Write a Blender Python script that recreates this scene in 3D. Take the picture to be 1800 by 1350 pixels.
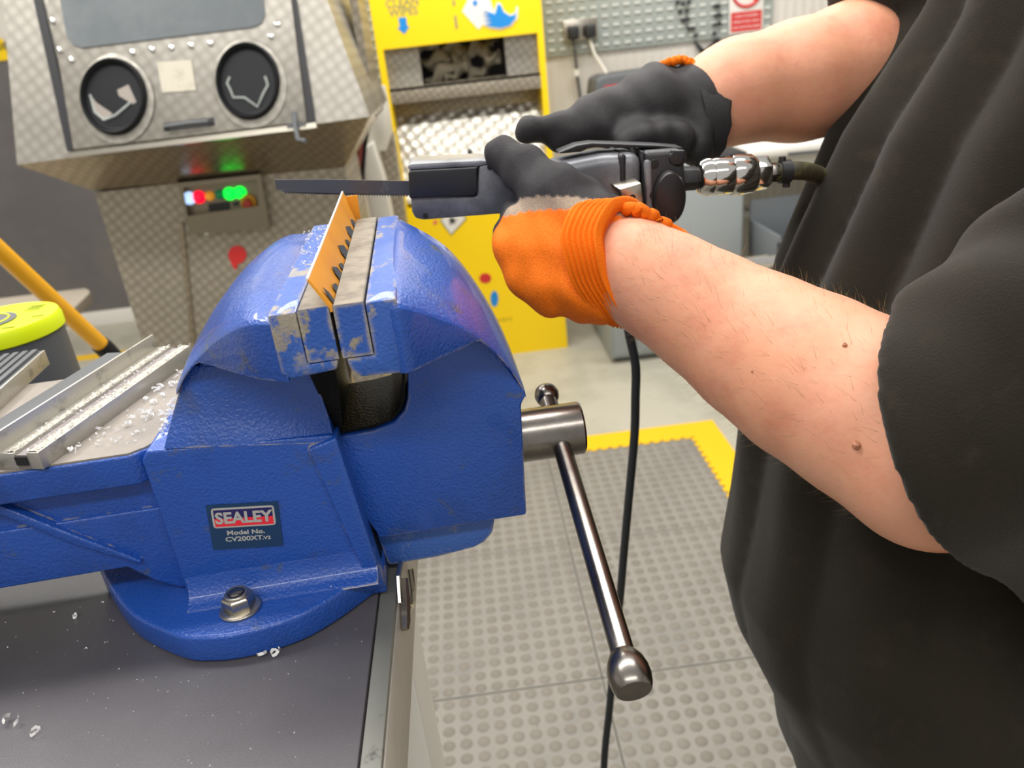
import bpy, bmesh, math, random
import numpy as np
from mathutils import Vector, Matrix
random.seed(4); rng = np.random.default_rng(4)
S = bpy.context.scene; COL = S.collection
for o in list(bpy.data.objects): bpy.data.objects.remove(o)

# ---------------------------------------------------------------- camera
FPX = 1355.0
CAM = np.array([0., 0., 1.31])
_Y = np.array([-118, 598, -FPX]); _Y /= np.linalg.norm(_Y)
_D = np.array([335, -3015, -FPX]); _Z = -_D/np.linalg.norm(_D); _Z -= _Z.dot(_Y)*_Y; _Z /= np.linalg.norm(_Z)
_X = np.cross(_Y, _Z)
CM = np.array([_X, _Y, _Z])
cam = bpy.data.cameras.new('camera'); camo = bpy.data.objects.new('camera', cam); COL.objects.link(camo)
camo.matrix_world = Matrix([[*CM[0], CAM[0]], [*CM[1], CAM[1]], [*CM[2], CAM[2]], [0, 0, 0, 1]])
cam.sensor_width = 36; cam.lens = FPX/1800*36; cam.clip_start = .02
cam.dof.use_dof = True; cam.dof.focus_distance = .5; cam.dof.aperture_fstop = 8.5
S.camera = camo
# ---------------------------------------------------------------- light and exposure
w = bpy.data.worlds.new('workshop_air'); S.world = w; w.use_nodes = True
bg = w.node_tree.nodes['Background']; bg.inputs[0].default_value = (1, .985, .955, 1); bg.inputs[1].default_value = .47
def area(name, loc, rot, sx, sy, power, col=(1, .97, .93)):
    l = bpy.data.lights.new(name, 'AREA'); l.shape = 'RECTANGLE'; l.size = sx; l.size_y = sy; l.energy = power; l.color = col
    o = bpy.data.objects.new(name, l); o.location = loc; o.rotation_euler = rot; COL.objects.link(o); return o
area('ceiling_tube_light', (-.35, .95, 2.75), (0, 0, 0), 2.6, .22, 41)
area('ceiling_tube_light', (.3, 2.6, 2.8), (0, 0, 0), 2.6, .22, 50)
area('ceiling_tube_light', (-1.5, 1.9, 2.8), (0, 0, 0), .22, 2.0, 30)
area('ceiling_tube_light', (-.2, -.9, 2.75), (0, 0, 0), 2.6, .22, 28)
S.view_settings.view_transform = 'Standard'; S.view_settings.look = 'None'
S.view_settings.gamma = 1; S.view_settings.use_curve_mapping = False
S.view_settings.exposure = .24

# ---------------------------------------------------------------- measuring helpers
def ray(px, py): return CM @ np.array([px-900., 675.-py, -FPX])
def UP(px, py, p0, n):
    d = ray(px, py); n = np.array(n, float); t = (np.array(p0)-CAM).dot(n)/d.dot(n); return CAM+d*t
def U(px, py, x=None, y=None, z=None):
    d = ray(px, py)
    t = (y-CAM[1])/d[1] if y is not None else (z-CAM[2])/d[2] if z is not None else (x-CAM[0])/d[0]
    return CAM+d*t
def W(px, py, depth): return CAM+ray(px, py)*depth/FPX
VO = np.array([-.0825, .508, .96]); VA = math.radians(2.8)
VR = np.array([[math.cos(VA), -math.sin(VA), 0], [math.sin(VA), math.cos(VA), 0], [0, 0, 1]])
def L(px, py, x=None, y=None, z=None):      # point in the vise's own frame
    d = VR.T@ray(px, py); c = VR.T@(CAM-VO)
    t = (y-c[1])/d[1] if y is not None else (z-c[2])/d[2] if z is not None else (x-c[0])/d[0]
    return c+d*t

# ---------------------------------------------------------------- materials
def mat(name, col, rough=.5, metal=0., bump=None, var=None, emit=None, coat=0, spec=.5, alpha=None, trans=0):
    """bump=(scale,strength,dist)  var=(scale, colour2, lo, hi)"""
    m = bpy.data.materials.new(name); m.use_nodes = True; nt = m.node_tree; b = nt.nodes['Principled BSDF']
    b.inputs['Base Color'].default_value = (*col, 1); b.inputs['Roughness'].default_value = rough
    b.inputs['Metallic'].default_value = metal; b.inputs['Coat Weight'].default_value = coat
    b.inputs['Specular IOR Level'].default_value = spec; b.inputs['Transmission Weight'].default_value = trans
    tc = nt.nodes.new('ShaderNodeTexCoord')
    if var:
        vs = var if isinstance(var, list) else [var]; cur = None
        for sc, c2, lo, hi in vs:
            n = nt.nodes.new('ShaderNodeTexNoise'); n.inputs['Scale'].default_value = sc; n.inputs['Detail'].default_value = 6
            n.inputs['Roughness'].default_value = .65
            nt.links.new(tc.outputs['Object'], n.inputs['Vector'])
            mr = nt.nodes.new('ShaderNodeMapRange'); mr.inputs[1].default_value = lo; mr.inputs[2].default_value = hi
            nt.links.new(n.outputs[0], mr.inputs[0])
            mx = nt.nodes.new('ShaderNodeMix'); mx.data_type = 'RGBA'
            nt.links.new(mr.outputs[0], mx.inputs[0]); mx.inputs[7].default_value = (*c2, 1)
            if cur: nt.links.new(cur, mx.inputs[6])
            else: mx.inputs[6].default_value = (*col, 1)
            cur = mx.outputs[2]
        nt.links.new(cur, b.inputs['Base Color'])
    if bump:
        n = nt.nodes.new('ShaderNodeTexNoise'); n.inputs['Scale'].default_value = bump[0]; n.inputs['Detail'].default_value = 3
        nt.links.new(tc.outputs['Object'], n.inputs['Vector'])
        bp = nt.nodes.new('ShaderNodeBump'); bp.inputs['Strength'].default_value = bump[1]; bp.inputs['Distance'].default_value = bump[2]
        nt.links.new(n.outputs[0], bp.inputs['Height']); nt.links.new(bp.outputs[0], b.inputs['Normal'])
    if emit: b.inputs['Emission Color'].default_value = (*emit[0], 1); b.inputs['Emission Strength'].default_value = emit[1]
    return m
def N(m): return m.node_tree.nodes
def srgb(h):
    c = [int(h[i:i+2], 16)/255 for i in (0, 2, 4)]
    return tuple(x/12.92 if x < .04045 else ((x+.055)/1.055)**2.4 for x in c)

def edge_wear(m, c2, width=.0025, lo=.06, hi=.2, scale=60, amt=1.0):
    """bare metal showing where rounded edges are rubbed, broken up by noise"""
    nt = m.node_tree; b = nt.nodes['Principled BSDF']
    bv = nt.nodes.new('ShaderNodeBevel'); bv.samples = 4; bv.inputs[0].default_value = width
    g = nt.nodes.new('ShaderNodeNewGeometry'); dt = nt.nodes.new('ShaderNodeVectorMath'); dt.operation = 'DOT_PRODUCT'
    nt.links.new(bv.outputs[0], dt.inputs[0]); nt.links.new(g.outputs['Normal'], dt.inputs[1])
    inv = nt.nodes.new('ShaderNodeMath'); inv.operation = 'SUBTRACT'; inv.inputs[0].default_value = 1; nt.links.new(dt.outputs['Value'], inv.inputs[1])
    n = nt.nodes.new('ShaderNodeTexNoise'); n.inputs['Scale'].default_value = scale; n.inputs['Detail'].default_value = 6
    tc = nt.nodes.new('ShaderNodeTexCoord'); nt.links.new(tc.outputs['Object'], n.inputs['Vector'])
    mr0 = nt.nodes.new('ShaderNodeMapRange'); mr0.inputs[1].default_value = .42; mr0.inputs[2].default_value = .62; nt.links.new(n.outputs[0], mr0.inputs[0])
    mu = nt.nodes.new('ShaderNodeMath'); mu.operation = 'MULTIPLY'; nt.links.new(inv.outputs[0], mu.inputs[0]); nt.links.new(mr0.outputs[0], mu.inputs[1])
    mr = nt.nodes.new('ShaderNodeMapRange'); mr.inputs[1].default_value = lo; mr.inputs[2].default_value = hi; mr.inputs[4].default_value = amt
    nt.links.new(mu.outputs[0], mr.inputs[0])
    mx = nt.nodes.new('ShaderNodeMix'); mx.data_type = 'RGBA'; nt.links.new(mr.outputs[0], mx.inputs[0]); mx.inputs[7].default_value = (*c2, 1)
    src = b.inputs['Base Color'].links[0].from_socket if b.inputs['Base Color'].links else None
    if src: nt.links.new(src, mx.inputs[6])
    else: mx.inputs[6].default_value = b.inputs['Base Color'].default_value
    nt.links.new(mx.outputs[2], b.inputs['Base Color'])
    return m

def spotted(name, col, col2, pitch, rough=.38, metal=1., strength=.35):
    """engine-turned sheet: a grid of round swirls"""
    m = mat(name, col, rough, metal); nt = m.node_tree; b = nt.nodes['Principled BSDF']
    tc = nt.nodes.new('ShaderNodeTexCoord'); v = nt.nodes.new('ShaderNodeTexVoronoi'); v.inputs['Scale'].default_value = 1/pitch
    v.inputs['Randomness'].default_value = .12
    mp = nt.nodes.new('ShaderNodeMapping'); mp.inputs['Rotation'].default_value = (0, .5, 0); mp.inputs['Scale'].default_value = (1, .02, 1)
    nt.links.new(tc.outputs['Object'], mp.inputs[0]); nt.links.new(mp.outputs[0], v.inputs['Vector'])
    mr = nt.nodes.new('ShaderNodeMapRange'); mr.inputs[1].default_value = .15; mr.inputs[2].default_value = .6; nt.links.new(v.outputs['Distance'], mr.inputs[0])
    n = nt.nodes.new('ShaderNodeTexNoise'); n.inputs['Scale'].default_value = 4; n.inputs['Detail'].default_value = 8; nt.links.new(tc.outputs['Object'], n.inputs['Vector'])
    mx = nt.nodes.new('ShaderNodeMix'); mx.data_type = 'RGBA'; mx.inputs[6].default_value = (*col, 1); mx.inputs[7].default_value = (*col2, 1)
    nt.links.new(mr.outputs[0], mx.inputs[0]); nt.links.new(mx.outputs[2], b.inputs['Base Color'])
    bp = nt.nodes.new('ShaderNodeBump'); bp.inputs['Strength'].default_value = strength; bp.inputs['Distance'].default_value = pitch*.25
    nt.links.new(v.outputs['Distance'], bp.inputs['Height']); nt.links.new(bp.outputs[0], b.inputs['Normal'])
    m2 = nt.nodes.new('ShaderNodeMapRange'); m2.inputs[1].default_value = .3; m2.inputs[2].default_value = .7; m2.inputs[3].default_value = rough-.08; m2.inputs[4].default_value = rough+.12
    nt.links.new(n.outputs[0], m2.inputs[0]); nt.links.new(m2.outputs[0], b.inputs['Roughness'])
    return m

BLUE = srgb('1d4fa8')
m_blue = edge_wear(mat('blue_casting_paint', BLUE, .30, 0, (480, .8, .0011), [(9, srgb('1a3f86'), .5, .75), (16, srgb('3a4868'), .60, .72), (38, srgb('4b5563'), .62, .70)], coat=.3), srgb('a39a88'), .0030, .06, .16, 70, .9)
m_jawblue = edge_wear(mat('rubbed_blue_paint', srgb('2b58ac'), .42, 0, (520, .8, .0011), [(42, srgb('968d7c'), .555, .60), (12, srgb('3560ad'), .45, .6)], coat=.15), srgb('a59c8a'), .004, .012, .05, 70)
m_steelworn = mat('worn_jaw_steel', srgb('8d8578'), .5, .55, (420, .35, .0006), (60, srgb('6e675c'), .45, .65))
m_plate = mat('ground_anvil_steel', srgb('8f877e'), .6, .1, (260, .2, .0004), [(14, srgb('7d766f'), .4, .65), (200, srgb('a29b91'), .6, .75)])
m_dark = mat('oily_dark_iron', srgb('08090c'), .4, .0, (500, .6, .0009), (60, srgb('1f1d1a'), .58, .7), spec=.12)
m_screw = mat('turned_steel', srgb('8c8781'), .27, 1., (180, .08, .0004), (24, srgb('6a625e'), .4, .7))
m_chrome = mat('bright_chrome', srgb('d8d6d0'), .1, 1.)
m_zinc = mat('zinc_plated_steel', srgb('b9b3a6'), .28, 1., (240, .15, .0004))
m_mattop = mat('black_bench_mat', srgb('5b585a'), .40, 0, (1500, .35, .0004), [(900, srgb('9d9fa3'), .70, .76), (3, srgb('504d50'), .4, .6)], spec=.7)
m_bench = mat('grey_painted_bench', srgb('b9b3a9'), .5, 0, None, (12, srgb('aaa59b'), .5, .7))
m_benchtrim = mat('grey_trim_strip', srgb('7d7d75'), .5, .3, (120, .2, .0005), (60, srgb('55554f'), .6, .7))
m_floor = mat('pale_concrete', srgb('b9b5a5'), .45, 0, (40, .1, .001), [(3, srgb('a9a595'), .45, .6), (30, srgb('86837a'), .66, .72)])
m_tile = mat('grey_rubber_tile', srgb('8b877f'), .7, 0, (200, .05, .0004), [(4, srgb('7f7c76'), .45, .62), (55, srgb('6c6963'), .66, .73)])
m_stud = mat('worn_grey_stud', srgb('837e75'), .75, 0, None, (6, srgb('7b766d'), .45, .62), spec=.25)
m_yelmat = mat('yellow_rubber', srgb('f0bf08'), .5, 0, (200, .1, .0004))
m_yel = mat('yellow_printed_panel', srgb('fbd400'), .42, 0)
m_wall = mat('white_cladding', srgb('d2cec6'), .55, 0)
m_dado = mat('grey_wall_paint', srgb('625f62'), .6, 0, None, (2, srgb('6b6866'), .4, .6))
m_white = mat('white_gloss_paint', srgb('e4e1da'), .45)
m_cab = spotted('swirled_stainless_face', srgb('aeaaa1'), srgb('98948b'), .026, .42, .6, .10)
m_ped = spotted('swirled_stainless_base', srgb('b0a797'), srgb('928a7b'), .024, .45, .55, .12)
m_under = spotted('swirled_stainless_underside', srgb('b3a58f'), srgb('988b77'), .02, .3, .85, .1)
m_glassdark = mat('cloudy_viewing_glass', srgb('6d7376'), .12, 0, None, [(3, srgb('83898b'), .45, .7)], spec=.6)
m_blackrub = mat('black_rubber', srgb('16181c'), .5, 0, (90, .2, .001), spec=.3)
m_black = mat('matt_black_plastic', srgb('252528'), .5, 0, (500, .2, .0004))
m_bodymetal = mat('scuffed_grey_alloy', srgb('8b8d92'), .38, .3, (160, .12, .0005), [(30, srgb('8d8f94'), .56, .7), (11, srgb('66686d'), .45, .6)])
m_guard = mat('black_blade_guard', srgb('26272a'), .42, .1, (300, .2, .0004))
m_blade = mat('dark_saw_steel', srgb('55565a'), .35, .3, None, (50, srgb('77787c'), .55, .7))
m_orange_strip = mat('amber_painted_strip', srgb('eda02a'), .45, 0, (150, .1, .0003), (25, srgb('e3932a'), .45, .65))
m_alu = mat('milled_aluminium', srgb('bdb9ae'), .38, .7, (420, .25, .0005), [(60, srgb('95918a'), .55, .7)])
m_alurough = mat('swarf_covered_aluminium', srgb('c4beb0'), .6, .3, (520, 1, .002), [(300, srgb('8c877c'), .5, .62)])
m_swarf = mat('aluminium_swarf', srgb('fbfaf8'), .35, .1)
m_hair = mat('fair_arm_hair', srgb('a98a5d'), .5)
m_knit = mat('orange_knit', srgb('ef7208'), .8, 0, (900, .6, .0009), [(9, srgb('d9640a'), .5, .75)], spec=.2)
m_blackglove = mat('black_foam_coating', srgb('2b292b'), .62, 0, (1100, .7, .0006), [(14, srgb('232123'), .45, .65)], spec=.35)
m_shirt = mat('dark_olive_cotton', srgb('252119'), .9, 0, (850, .5, .0009), [(5, srgb('201d16'), .4, .65), (40, srgb('2a251c'), .55, .7)], spec=.15)
m_shirt.node_tree.nodes['Principled BSDF'].inputs['Sheen Weight'].default_value = .12
m_trouser = mat('black_work_trousers', srgb('1d1d1f'), .9)
m_skin = mat('fair_skin', srgb('dc9c7b'), .52, 0, (260, .25, .0008), [(22, srgb('d0866b'), .45, .68), (8, srgb('e0a588'), .45, .65)], spec=.4)
_b = m_skin.node_tree.nodes['Principled BSDF']; _b.inputs['Subsurface Weight'].default_value = .22
_b.inputs['Subsurface Radius'].default_value = (1, .3, .15); _b.inputs['Subsurface Scale'].default_value = .012
m_neon = mat('neon_yellow_green_plastic', srgb('dff000'), .42, 0, None, None)
m_greyplas = mat('dark_grey_plastic', srgb('56595c'), .5)
m_pole = mat('yellow_enamel_tube', srgb('f2ae05'), .3, 0, coat=.4)
m_cable = mat('black_cable_sheath', srgb('20242a'), .55)
m_cabgrey = mat('light_grey_cabinet_paint', srgb('9aa0a2'), .5)
m_peg = mat('grey_louvre_panel_paint', srgb('a3aaa5'), .45)
m_louv = mat('pale_louvre_edge', srgb('d6d8d2'), .4)
m_red = mat('red_sign_print', srgb('cc2b2b'), .5); m_blueprint = mat('blue_sign_print', srgb('1187d4'), .5)
m_greytext = mat('grey_sign_print', srgb('8d8f62'), .6); m_blk = mat('black_sign_print', srgb('1b1b1b'), .6)
m_cloth = mat('grey_paper_wipes', srgb('8d8777'), .85, 0, (25, .4, .01))
m_hosered = mat('dusty_red_hose', srgb('8f3b3b'), .6); m_whiteplas = mat('white_plastic', srgb('d9d6cc'), .5)
m_cream = mat('cream_board', srgb('a69c8c'), .6); m_creamedge = mat('cream_board_edge', srgb('cfc7a6'), .6)
m_hose = mat('worn_olive_air_hose', srgb('3a3624'), .6, 0, (120, .3, .001), (60, srgb('5e5832'), .5, .65))
def glow(name, c, e): return mat(name, c, .4, emit=(c, e))

# ---------------------------------------------------------------- mesh builder
class MB:
    def __init__(s): s.v = []; s.f = []; s.mi = []; s.cur = 0
    def add(s, vs, fs):
        k = len(s.v); s.v += [tuple(map(float, p)) for p in vs]; s.f += [tuple(i+k for i in f) for f in fs]; s.mi += [s.cur]*len(fs); return s
    def box(s, lo, hi, xf=None):
        p = [(x, y, z) for z in (lo[2], hi[2]) for y in (lo[1], hi[1]) for x in (lo[0], hi[0])]
        if xf is not None: p = [xf(q) for q in p]
        return s.add(p, [(0, 2, 3, 1), (4, 5, 7, 6), (0, 1, 5, 4), (2, 6, 7, 3), (0, 4, 6, 2), (1, 3, 7, 5)])
    def slab(s, pts, vec):          # planar outline pushed along vec
        pts = [np.array(p, float) for p in pts]; n = len(pts); vec = np.array(vec, float)
        nrm = sum(np.cross(pts[i], pts[(i+1) % n]) for i in range(n))
        a = pts if nrm.dot(vec) < 0 else pts[::-1]
        b = [p+vec for p in a]
        return s.add(a+b, [tuple(range(n)), tuple(range(2*n-1, n-1, -1))]+[(i, n+i, n+(i+1) % n, (i+1) % n) for i in range(n)])
    def rings(s, R, cap=True, closed=False):
        n = len(R[0]); k = len(R); vs = [p for r in R for p in r]; fs = []
        for i in range(k if closed else k-1):
            for j in range(n):
                a = i*n+j; b = i*n+(j+1) % n; c = ((i+1) % k)*n+(j+1) % n; d = ((i+1) % k)*n+j
                fs.append((a, d, c, b))
        if cap and not closed: fs.append(tuple(range(n))); fs.append(tuple(range(k*n-1, (k-1)*n-1, -1)))
        return s.add(vs, fs)
    def tube(s, P, r, n=16, cap=True, closed=False, flat=1.0):
        P = [np.array(p, float) for p in P]; k = len(P)
        if not hasattr(r, '__len__'): r = [r]*k
        T = []
        for i in range(k):
            a = P[(i-1) % k] if (closed or i > 0) else P[0]; b = P[(i+1) % k] if (closed or i < k-1) else P[-1]
            t = b-a; T.append(t/np.linalg.norm(t))
        u = np.cross(T[0], [0, 0, 1.]);
        if np.linalg.norm(u) < .2: u = np.cross(T[0], [0, 1., 0])
        u /= np.linalg.norm(u); R = []
        for i in range(k):
            u = u-T[i]*u.dot(T[i]); u /= np.linalg.norm(u); v = np.cross(T[i], u)
            R.append([P[i]+r[i]*(u*math.cos(q)+v*flat*math.sin(q)) for q in [2*math.pi*j/n for j in range(n)]])
        return s.rings(R, cap, closed)
    def lathe(s, o, ax, prof, n=28, ph=0):      # prof: (along, radius)
        o = np.array(o, float); ax = np.array(ax, float); ax /= np.linalg.norm(ax)
        u = np.cross(ax, [0, 0, 1.])
        if np.linalg.norm(u) < .2: u = np.cross(ax, [0, 1., 0])
        u /= np.linalg.norm(u); v = np.cross(ax, u)
        R = [[o+ax*t+max(r, 1e-5)*(u*math.cos(q+ph)+v*math.sin(q+ph)) for q in [2*math.pi*j/n for j in range(n)]] for t, r in prof]
        return s.rings(R)
def xf_loc(loc): return -np.array(loc, float)
def link(name, me, parent):
    o = bpy.data.objects.new(name, me); COL.objects.link(o)
    if parent: o.parent = parent
    return o
def build(mb, name, mats, parent=None, off=None, bevel=0, seg=2, smooth=40, sub=0):
    """one mesh object; off is subtracted so that coordinates are the parent's own"""
    me = bpy.data.meshes.new(name); v = mb.v
    if off is not None: v = [tuple(np.array(p)-off) for p in v]
    me.from_pydata(v, [], mb.f)
    if not isinstance(mats, (list, tuple)): mats = [mats]
    for m in mats: me.materials.append(m)
    me.polygons.foreach_set('material_index', mb.mi)
    bm = bmesh.new(); bm.from_mesh(me)
    bmesh.ops.recalc_face_normals(bm, faces=bm.faces)
    if bevel:
        es = [e for e in bm.edges if len(e.link_faces) == 2 and e.calc_face_angle(0) > math.radians(28)]
        bmesh.ops.bevel(bm, geom=es, offset=bevel, segments=seg, affect='EDGES', profile=.5, clamp_overlap=True)
    for e in bm.edges: e.smooth = not (len(e.link_faces) == 2 and e.calc_face_angle(0) > math.radians(smooth))
    for f in bm.faces: f.smooth = True
    bm.to_mesh(me); bm.free()
    return link(name, me, parent)
def tag(o, label=None, cat=None, group=None, kind=None):
    if label: o['label'] = label
    if cat: o['category'] = cat
    if group: o['group'] = group
    if kind: o['kind'] = kind
    return o
def thing(name, label, cat, loc=(0, 0, 0), rz=0, group=None):
    o = bpy.data.objects.new(name, None); COL.objects.link(o); o.location = tuple(loc); o.rotation_euler = (0, 0, rz); o.empty_display_size = .05
    return tag(o, label, cat, group)
def single(mb, name, mats, label, cat, group=None, **k):      # a thing that is one mesh, origin at its base centre
    v = np.array(mb.v); c = (v.min(0)+v.max(0))/2; c[2] = v[:, 2].min()
    o = build(mb, name, mats, None, c, **k); o.location = tuple(c); return tag(o, label, cat, group)
def text(name, body, size, p, ex, ey, n, m, parent=None, off=None, align='CENTER', bold=0, sx=1.0, thick=.0006, shear=0):
    cu = bpy.data.curves.new(name, 'FONT'); cu.body = body; cu.size = size; cu.align_x = align; cu.align_y = 'CENTER'; cu.extrude = thick; cu.offset = bold; cu.shear = shear
    cu.resolution_u = 3
    o = bpy.data.objects.new(name+'_curve', cu); COL.objects.link(o); dg = bpy.context.evaluated_depsgraph_get()
    me = bpy.data.meshes.new_from_object(o.evaluated_get(dg)); bpy.data.objects.remove(o)
    ex, ey, n = [np.array(a, float)/np.linalg.norm(a) for a in (ex, ey, n)]; p = np.array(p, float)-(0 if off is None else np.array(off, float))
    for vv in me.vertices:
        q = p+ex*vv.co.x*sx+ey*vv.co.y+n*vv.co.z; vv.co = tuple(q)
    me.materials.clear(); me.materials.append(m)
    return link(name, me, parent)

# ---------------------------------------------------------------- smooth solids from distance fields
def surfnet(fn, lo, hi, h, proj=2):
    lo = np.array(lo, float); n = np.maximum(2, np.ceil((np.array(hi)-lo)/h).astype(int)+1)
    g = [lo[i]+h*np.arange(n[i]) for i in range(3)]
    P = np.stack(np.meshgrid(*g, indexing='ij'), -1).reshape(-1, 3)
    V = np.empty(len(P)); step = 400000
    for i in range(0, len(P), step): V[i:i+step] = fn(P[i:i+step])
    V = V.reshape(n); s = V < 0
    c = np.zeros(n-1, int)
    for a in (0, 1):
        for b in (0, 1):
            for d in (0, 1): c += s[a:n[0]-1+a, b:n[1]-1+b, d:n[2]-1+d]
    act = (c > 0) & (c < 8); idx = -np.ones(n-1, int); ids = np.argwhere(act); idx[act] = np.arange(len(ids))
    acc = np.zeros((len(ids), 3)); cnt = np.zeros(len(ids))
    corners = [(a, b, d) for a in (0, 1) for b in (0, 1) for d in (0, 1)]
    for i in range(8):
        for j in range(i+1, 8):
            ca, cb = np.array(corners[i]), np.array(corners[j])
            if abs(ca-cb).sum() != 1: continue
            A = V[tuple((ids+ca).T)]; B = V[tuple((ids+cb).T)]; m = (A < 0) != (B < 0)
            t = A[m]/(A[m]-B[m]); acc[m] += ca+(cb-ca)*t[:, None]; cnt[m] += 1
    X = lo+h*(ids+acc/cnt[:, None])
    e = h*.25
    for _ in range(proj):
        f0 = fn(X); G = np.stack([(fn(X+e*np.eye(3)[k])-fn(X-e*np.eye(3)[k]))/(2*e) for k in range(3)], -1)
        st = G*(f0/np.maximum((G**2).sum(1), 1e-3))[:, None]; ln = np.linalg.norm(st, axis=1, keepdims=True)
        X = X-st*np.minimum(1, .6*h/np.maximum(ln, 1e-9))
    F = []
    for ax in range(3):
        b, d = [(1, 2), (2, 0), (0, 1)][ax]
        sl0 = [slice(None)]*3; sl1 = [slice(None)]*3; sl0[ax] = slice(0, n[ax]-1); sl1[ax] = slice(1, n[ax])
        A = s[tuple(sl0)]; B = s[tuple(sl1)]; E = np.argwhere(A != B)
        E = E[(E[:, b] > 0) & (E[:, d] > 0) & (E[:, b] < n[b]-1) & (E[:, d] < n[d]-1)]
        if not len(E): continue
        ub = np.zeros(3, int); ub[b] = 1; ud = np.zeros(3, int); ud[d] = 1
        q = [idx[tuple((E+o).T)] for o in (-ub-ud, -ud, 0*ub, -ub)]
        Q = np.stack(q, 1); fl = ~A[tuple(E.T)]; Q[fl] = Q[fl][:, ::-1]; F.append(Q)
    F = np.concatenate(F); F = F[(F >= 0).all(1)]
    return X, F
def cone_sdf(P, a, b, ra, rb):      # round cone
    a = np.asarray(a, float); b = np.asarray(b, float); ba = b-a; L2 = ba.dot(ba); t = np.clip((P-a)@ba/L2, 0, 1)
    return np.linalg.norm(P-a-t[:, None]*ba, axis=1)-(ra+(rb-ra)*t)
def ell_sdf(P, c, r, Rm=None):
    q = P-np.asarray(c, float)
    if Rm is not None: q = q@Rm
    q = q/np.array(r); k = np.linalg.norm(q, axis=1); return (k-1)*min(r)
def smin(a, b, k):
    h = np.clip(.5+.5*(b-a)/k, 0, 1); return b+(a-b)*h-k*h*(1-h)
def mesh_np(name, X, F, m, parent=None, off=None, col=None):
    me = bpy.data.meshes.new(name); Y = X-(0 if off is None else np.asarray(off))
    me.from_pydata(Y.tolist(), [], F.tolist()); me.materials.append(m)
    bm = bmesh.new(); bm.from_mesh(me); bmesh.ops.recalc_face_normals(bm, faces=bm.faces); bm.to_mesh(me); bm.free()
    me.polygons.foreach_set('use_smooth', [True]*len(me.polygons))
    if col is not None:
        a = me.color_attributes.new('zone', 'FLOAT_COLOR', 'POINT'); a.data.foreach_set('color', np.concatenate([col, np.ones((len(col), 1))], 1).astype(np.float32).ravel())
    return link(name, me, parent)
def swarf(name, spots, size, m, parent, kind='stuff'):   # little curled ribbons
    mb = MB()
    for (p, sc) in spots:
        a = random.uniform(0, 6.28); turns = random.uniform(.8, 4.5); r = size*sc*random.uniform(.5, 1.2); wd = size*sc*random.uniform(.3, .7); til = random.uniform(-.6, .6)
        n = 7; vs = []
        for i in range(n):
            q = turns*i/(n-1)*1.5; x = r*math.cos(q); y = r*math.sin(q); z = wd*.9*i/n+r*.3*math.sin(q*1.7)+r*.35
            X = x*math.cos(a)-y*math.sin(a); Y = x*math.sin(a)+y*math.cos(a)
            vs += [(p[0]+X, p[1]+Y, p[2]+max(z, 0)), (p[0]+X+wd*til, p[1]+Y+wd*.3, p[2]+max(z, 0)+wd)]
        mb.add(vs, [(2*i, 2*i+1, 2*i+3, 2*i+2) for i in range(n-1)])
    o = build(mb, name, m, parent); tag(o, kind=kind); return o

# ================================================================ THE ROOM
def struct(mb, name, m, **k): return tag(build(mb, name, m, **k), kind='structure')
struct(MB().box((-3.6, -2.2, -.1), (3.2, 4.7, 0)), 'floor', m_floor)
m_clad = mat('ribbed_white_cladding', srgb('d3cec5'), .5)
_w = m_clad.node_tree.nodes.new('ShaderNodeTexWave'); _w.inputs['Scale'].default_value = 8; _w.bands_direction = 'X'
_t = m_clad.node_tree.nodes.new('ShaderNodeTexCoord'); _p = m_clad.node_tree.nodes.new('ShaderNodeBump'); _p.inputs['Strength'].default_value = .25; _p.inputs['Distance'].default_value = .01
m_clad.node_tree.links.new(_t.outputs['Object'], _w.inputs[0]); m_clad.node_tree.links.new(_w.outputs[0], _p.inputs['Height'])
m_clad.node_tree.links.new(_p.outputs[0], m_clad.node_tree.nodes['Principled BSDF'].inputs['Normal'])
struct(MB().box((-.75, 3.6, 0), (3.2, 3.7, 2.9)), 'wall_back', m_clad)
struct(MB().box((-3.6, 4.52, 0), (-.65, 4.62, 2.9)), 'wall_recess', m_white)
struct(MB().box((-.75, 3.7, 0), (-.65, 4.52, 2.9)), 'wall_return', m_clad)
struct(MB().box((3.1, -2.2, 0), (3.2, 3.6, 2.9)), 'wall_right', m_clad)
struct(MB().box((-3.6, -2.2, 0), (-3.5, 4.52, 2.9)), 'wall_left', m_white)
zd = U(0, 108, y=4.5)[2]
struct(MB().box((-3.5, 4.50, .09), (-.76, 4.52, zd)), 'wall_dado', m_dado)
struct(MB().box((-3.5, 4.49, 0), (-.76, 4.52, .09)), 'baseboard_recess', m_white, bevel=.004)
struct(MB().box((-.64, 3.585, 0), (3.1, 3.6, .07)), 'baseboard_back', m_white, bevel=.004)
# thin yellow walkway line painted on the concrete beyond the mat
for i, (a, b) in enumerate([((-3.4, 3.9, 0), (-2.22, 3.98, .002)), ((-2.22, 3.9, 0), (-1.0, 3.98, .002)), ((-2.30, 2.0, 0), (-2.22, 3.9, .002))]):
    struct(MB().box(a, b), 'trim_%d' % (i+1), m_yelmat)

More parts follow.
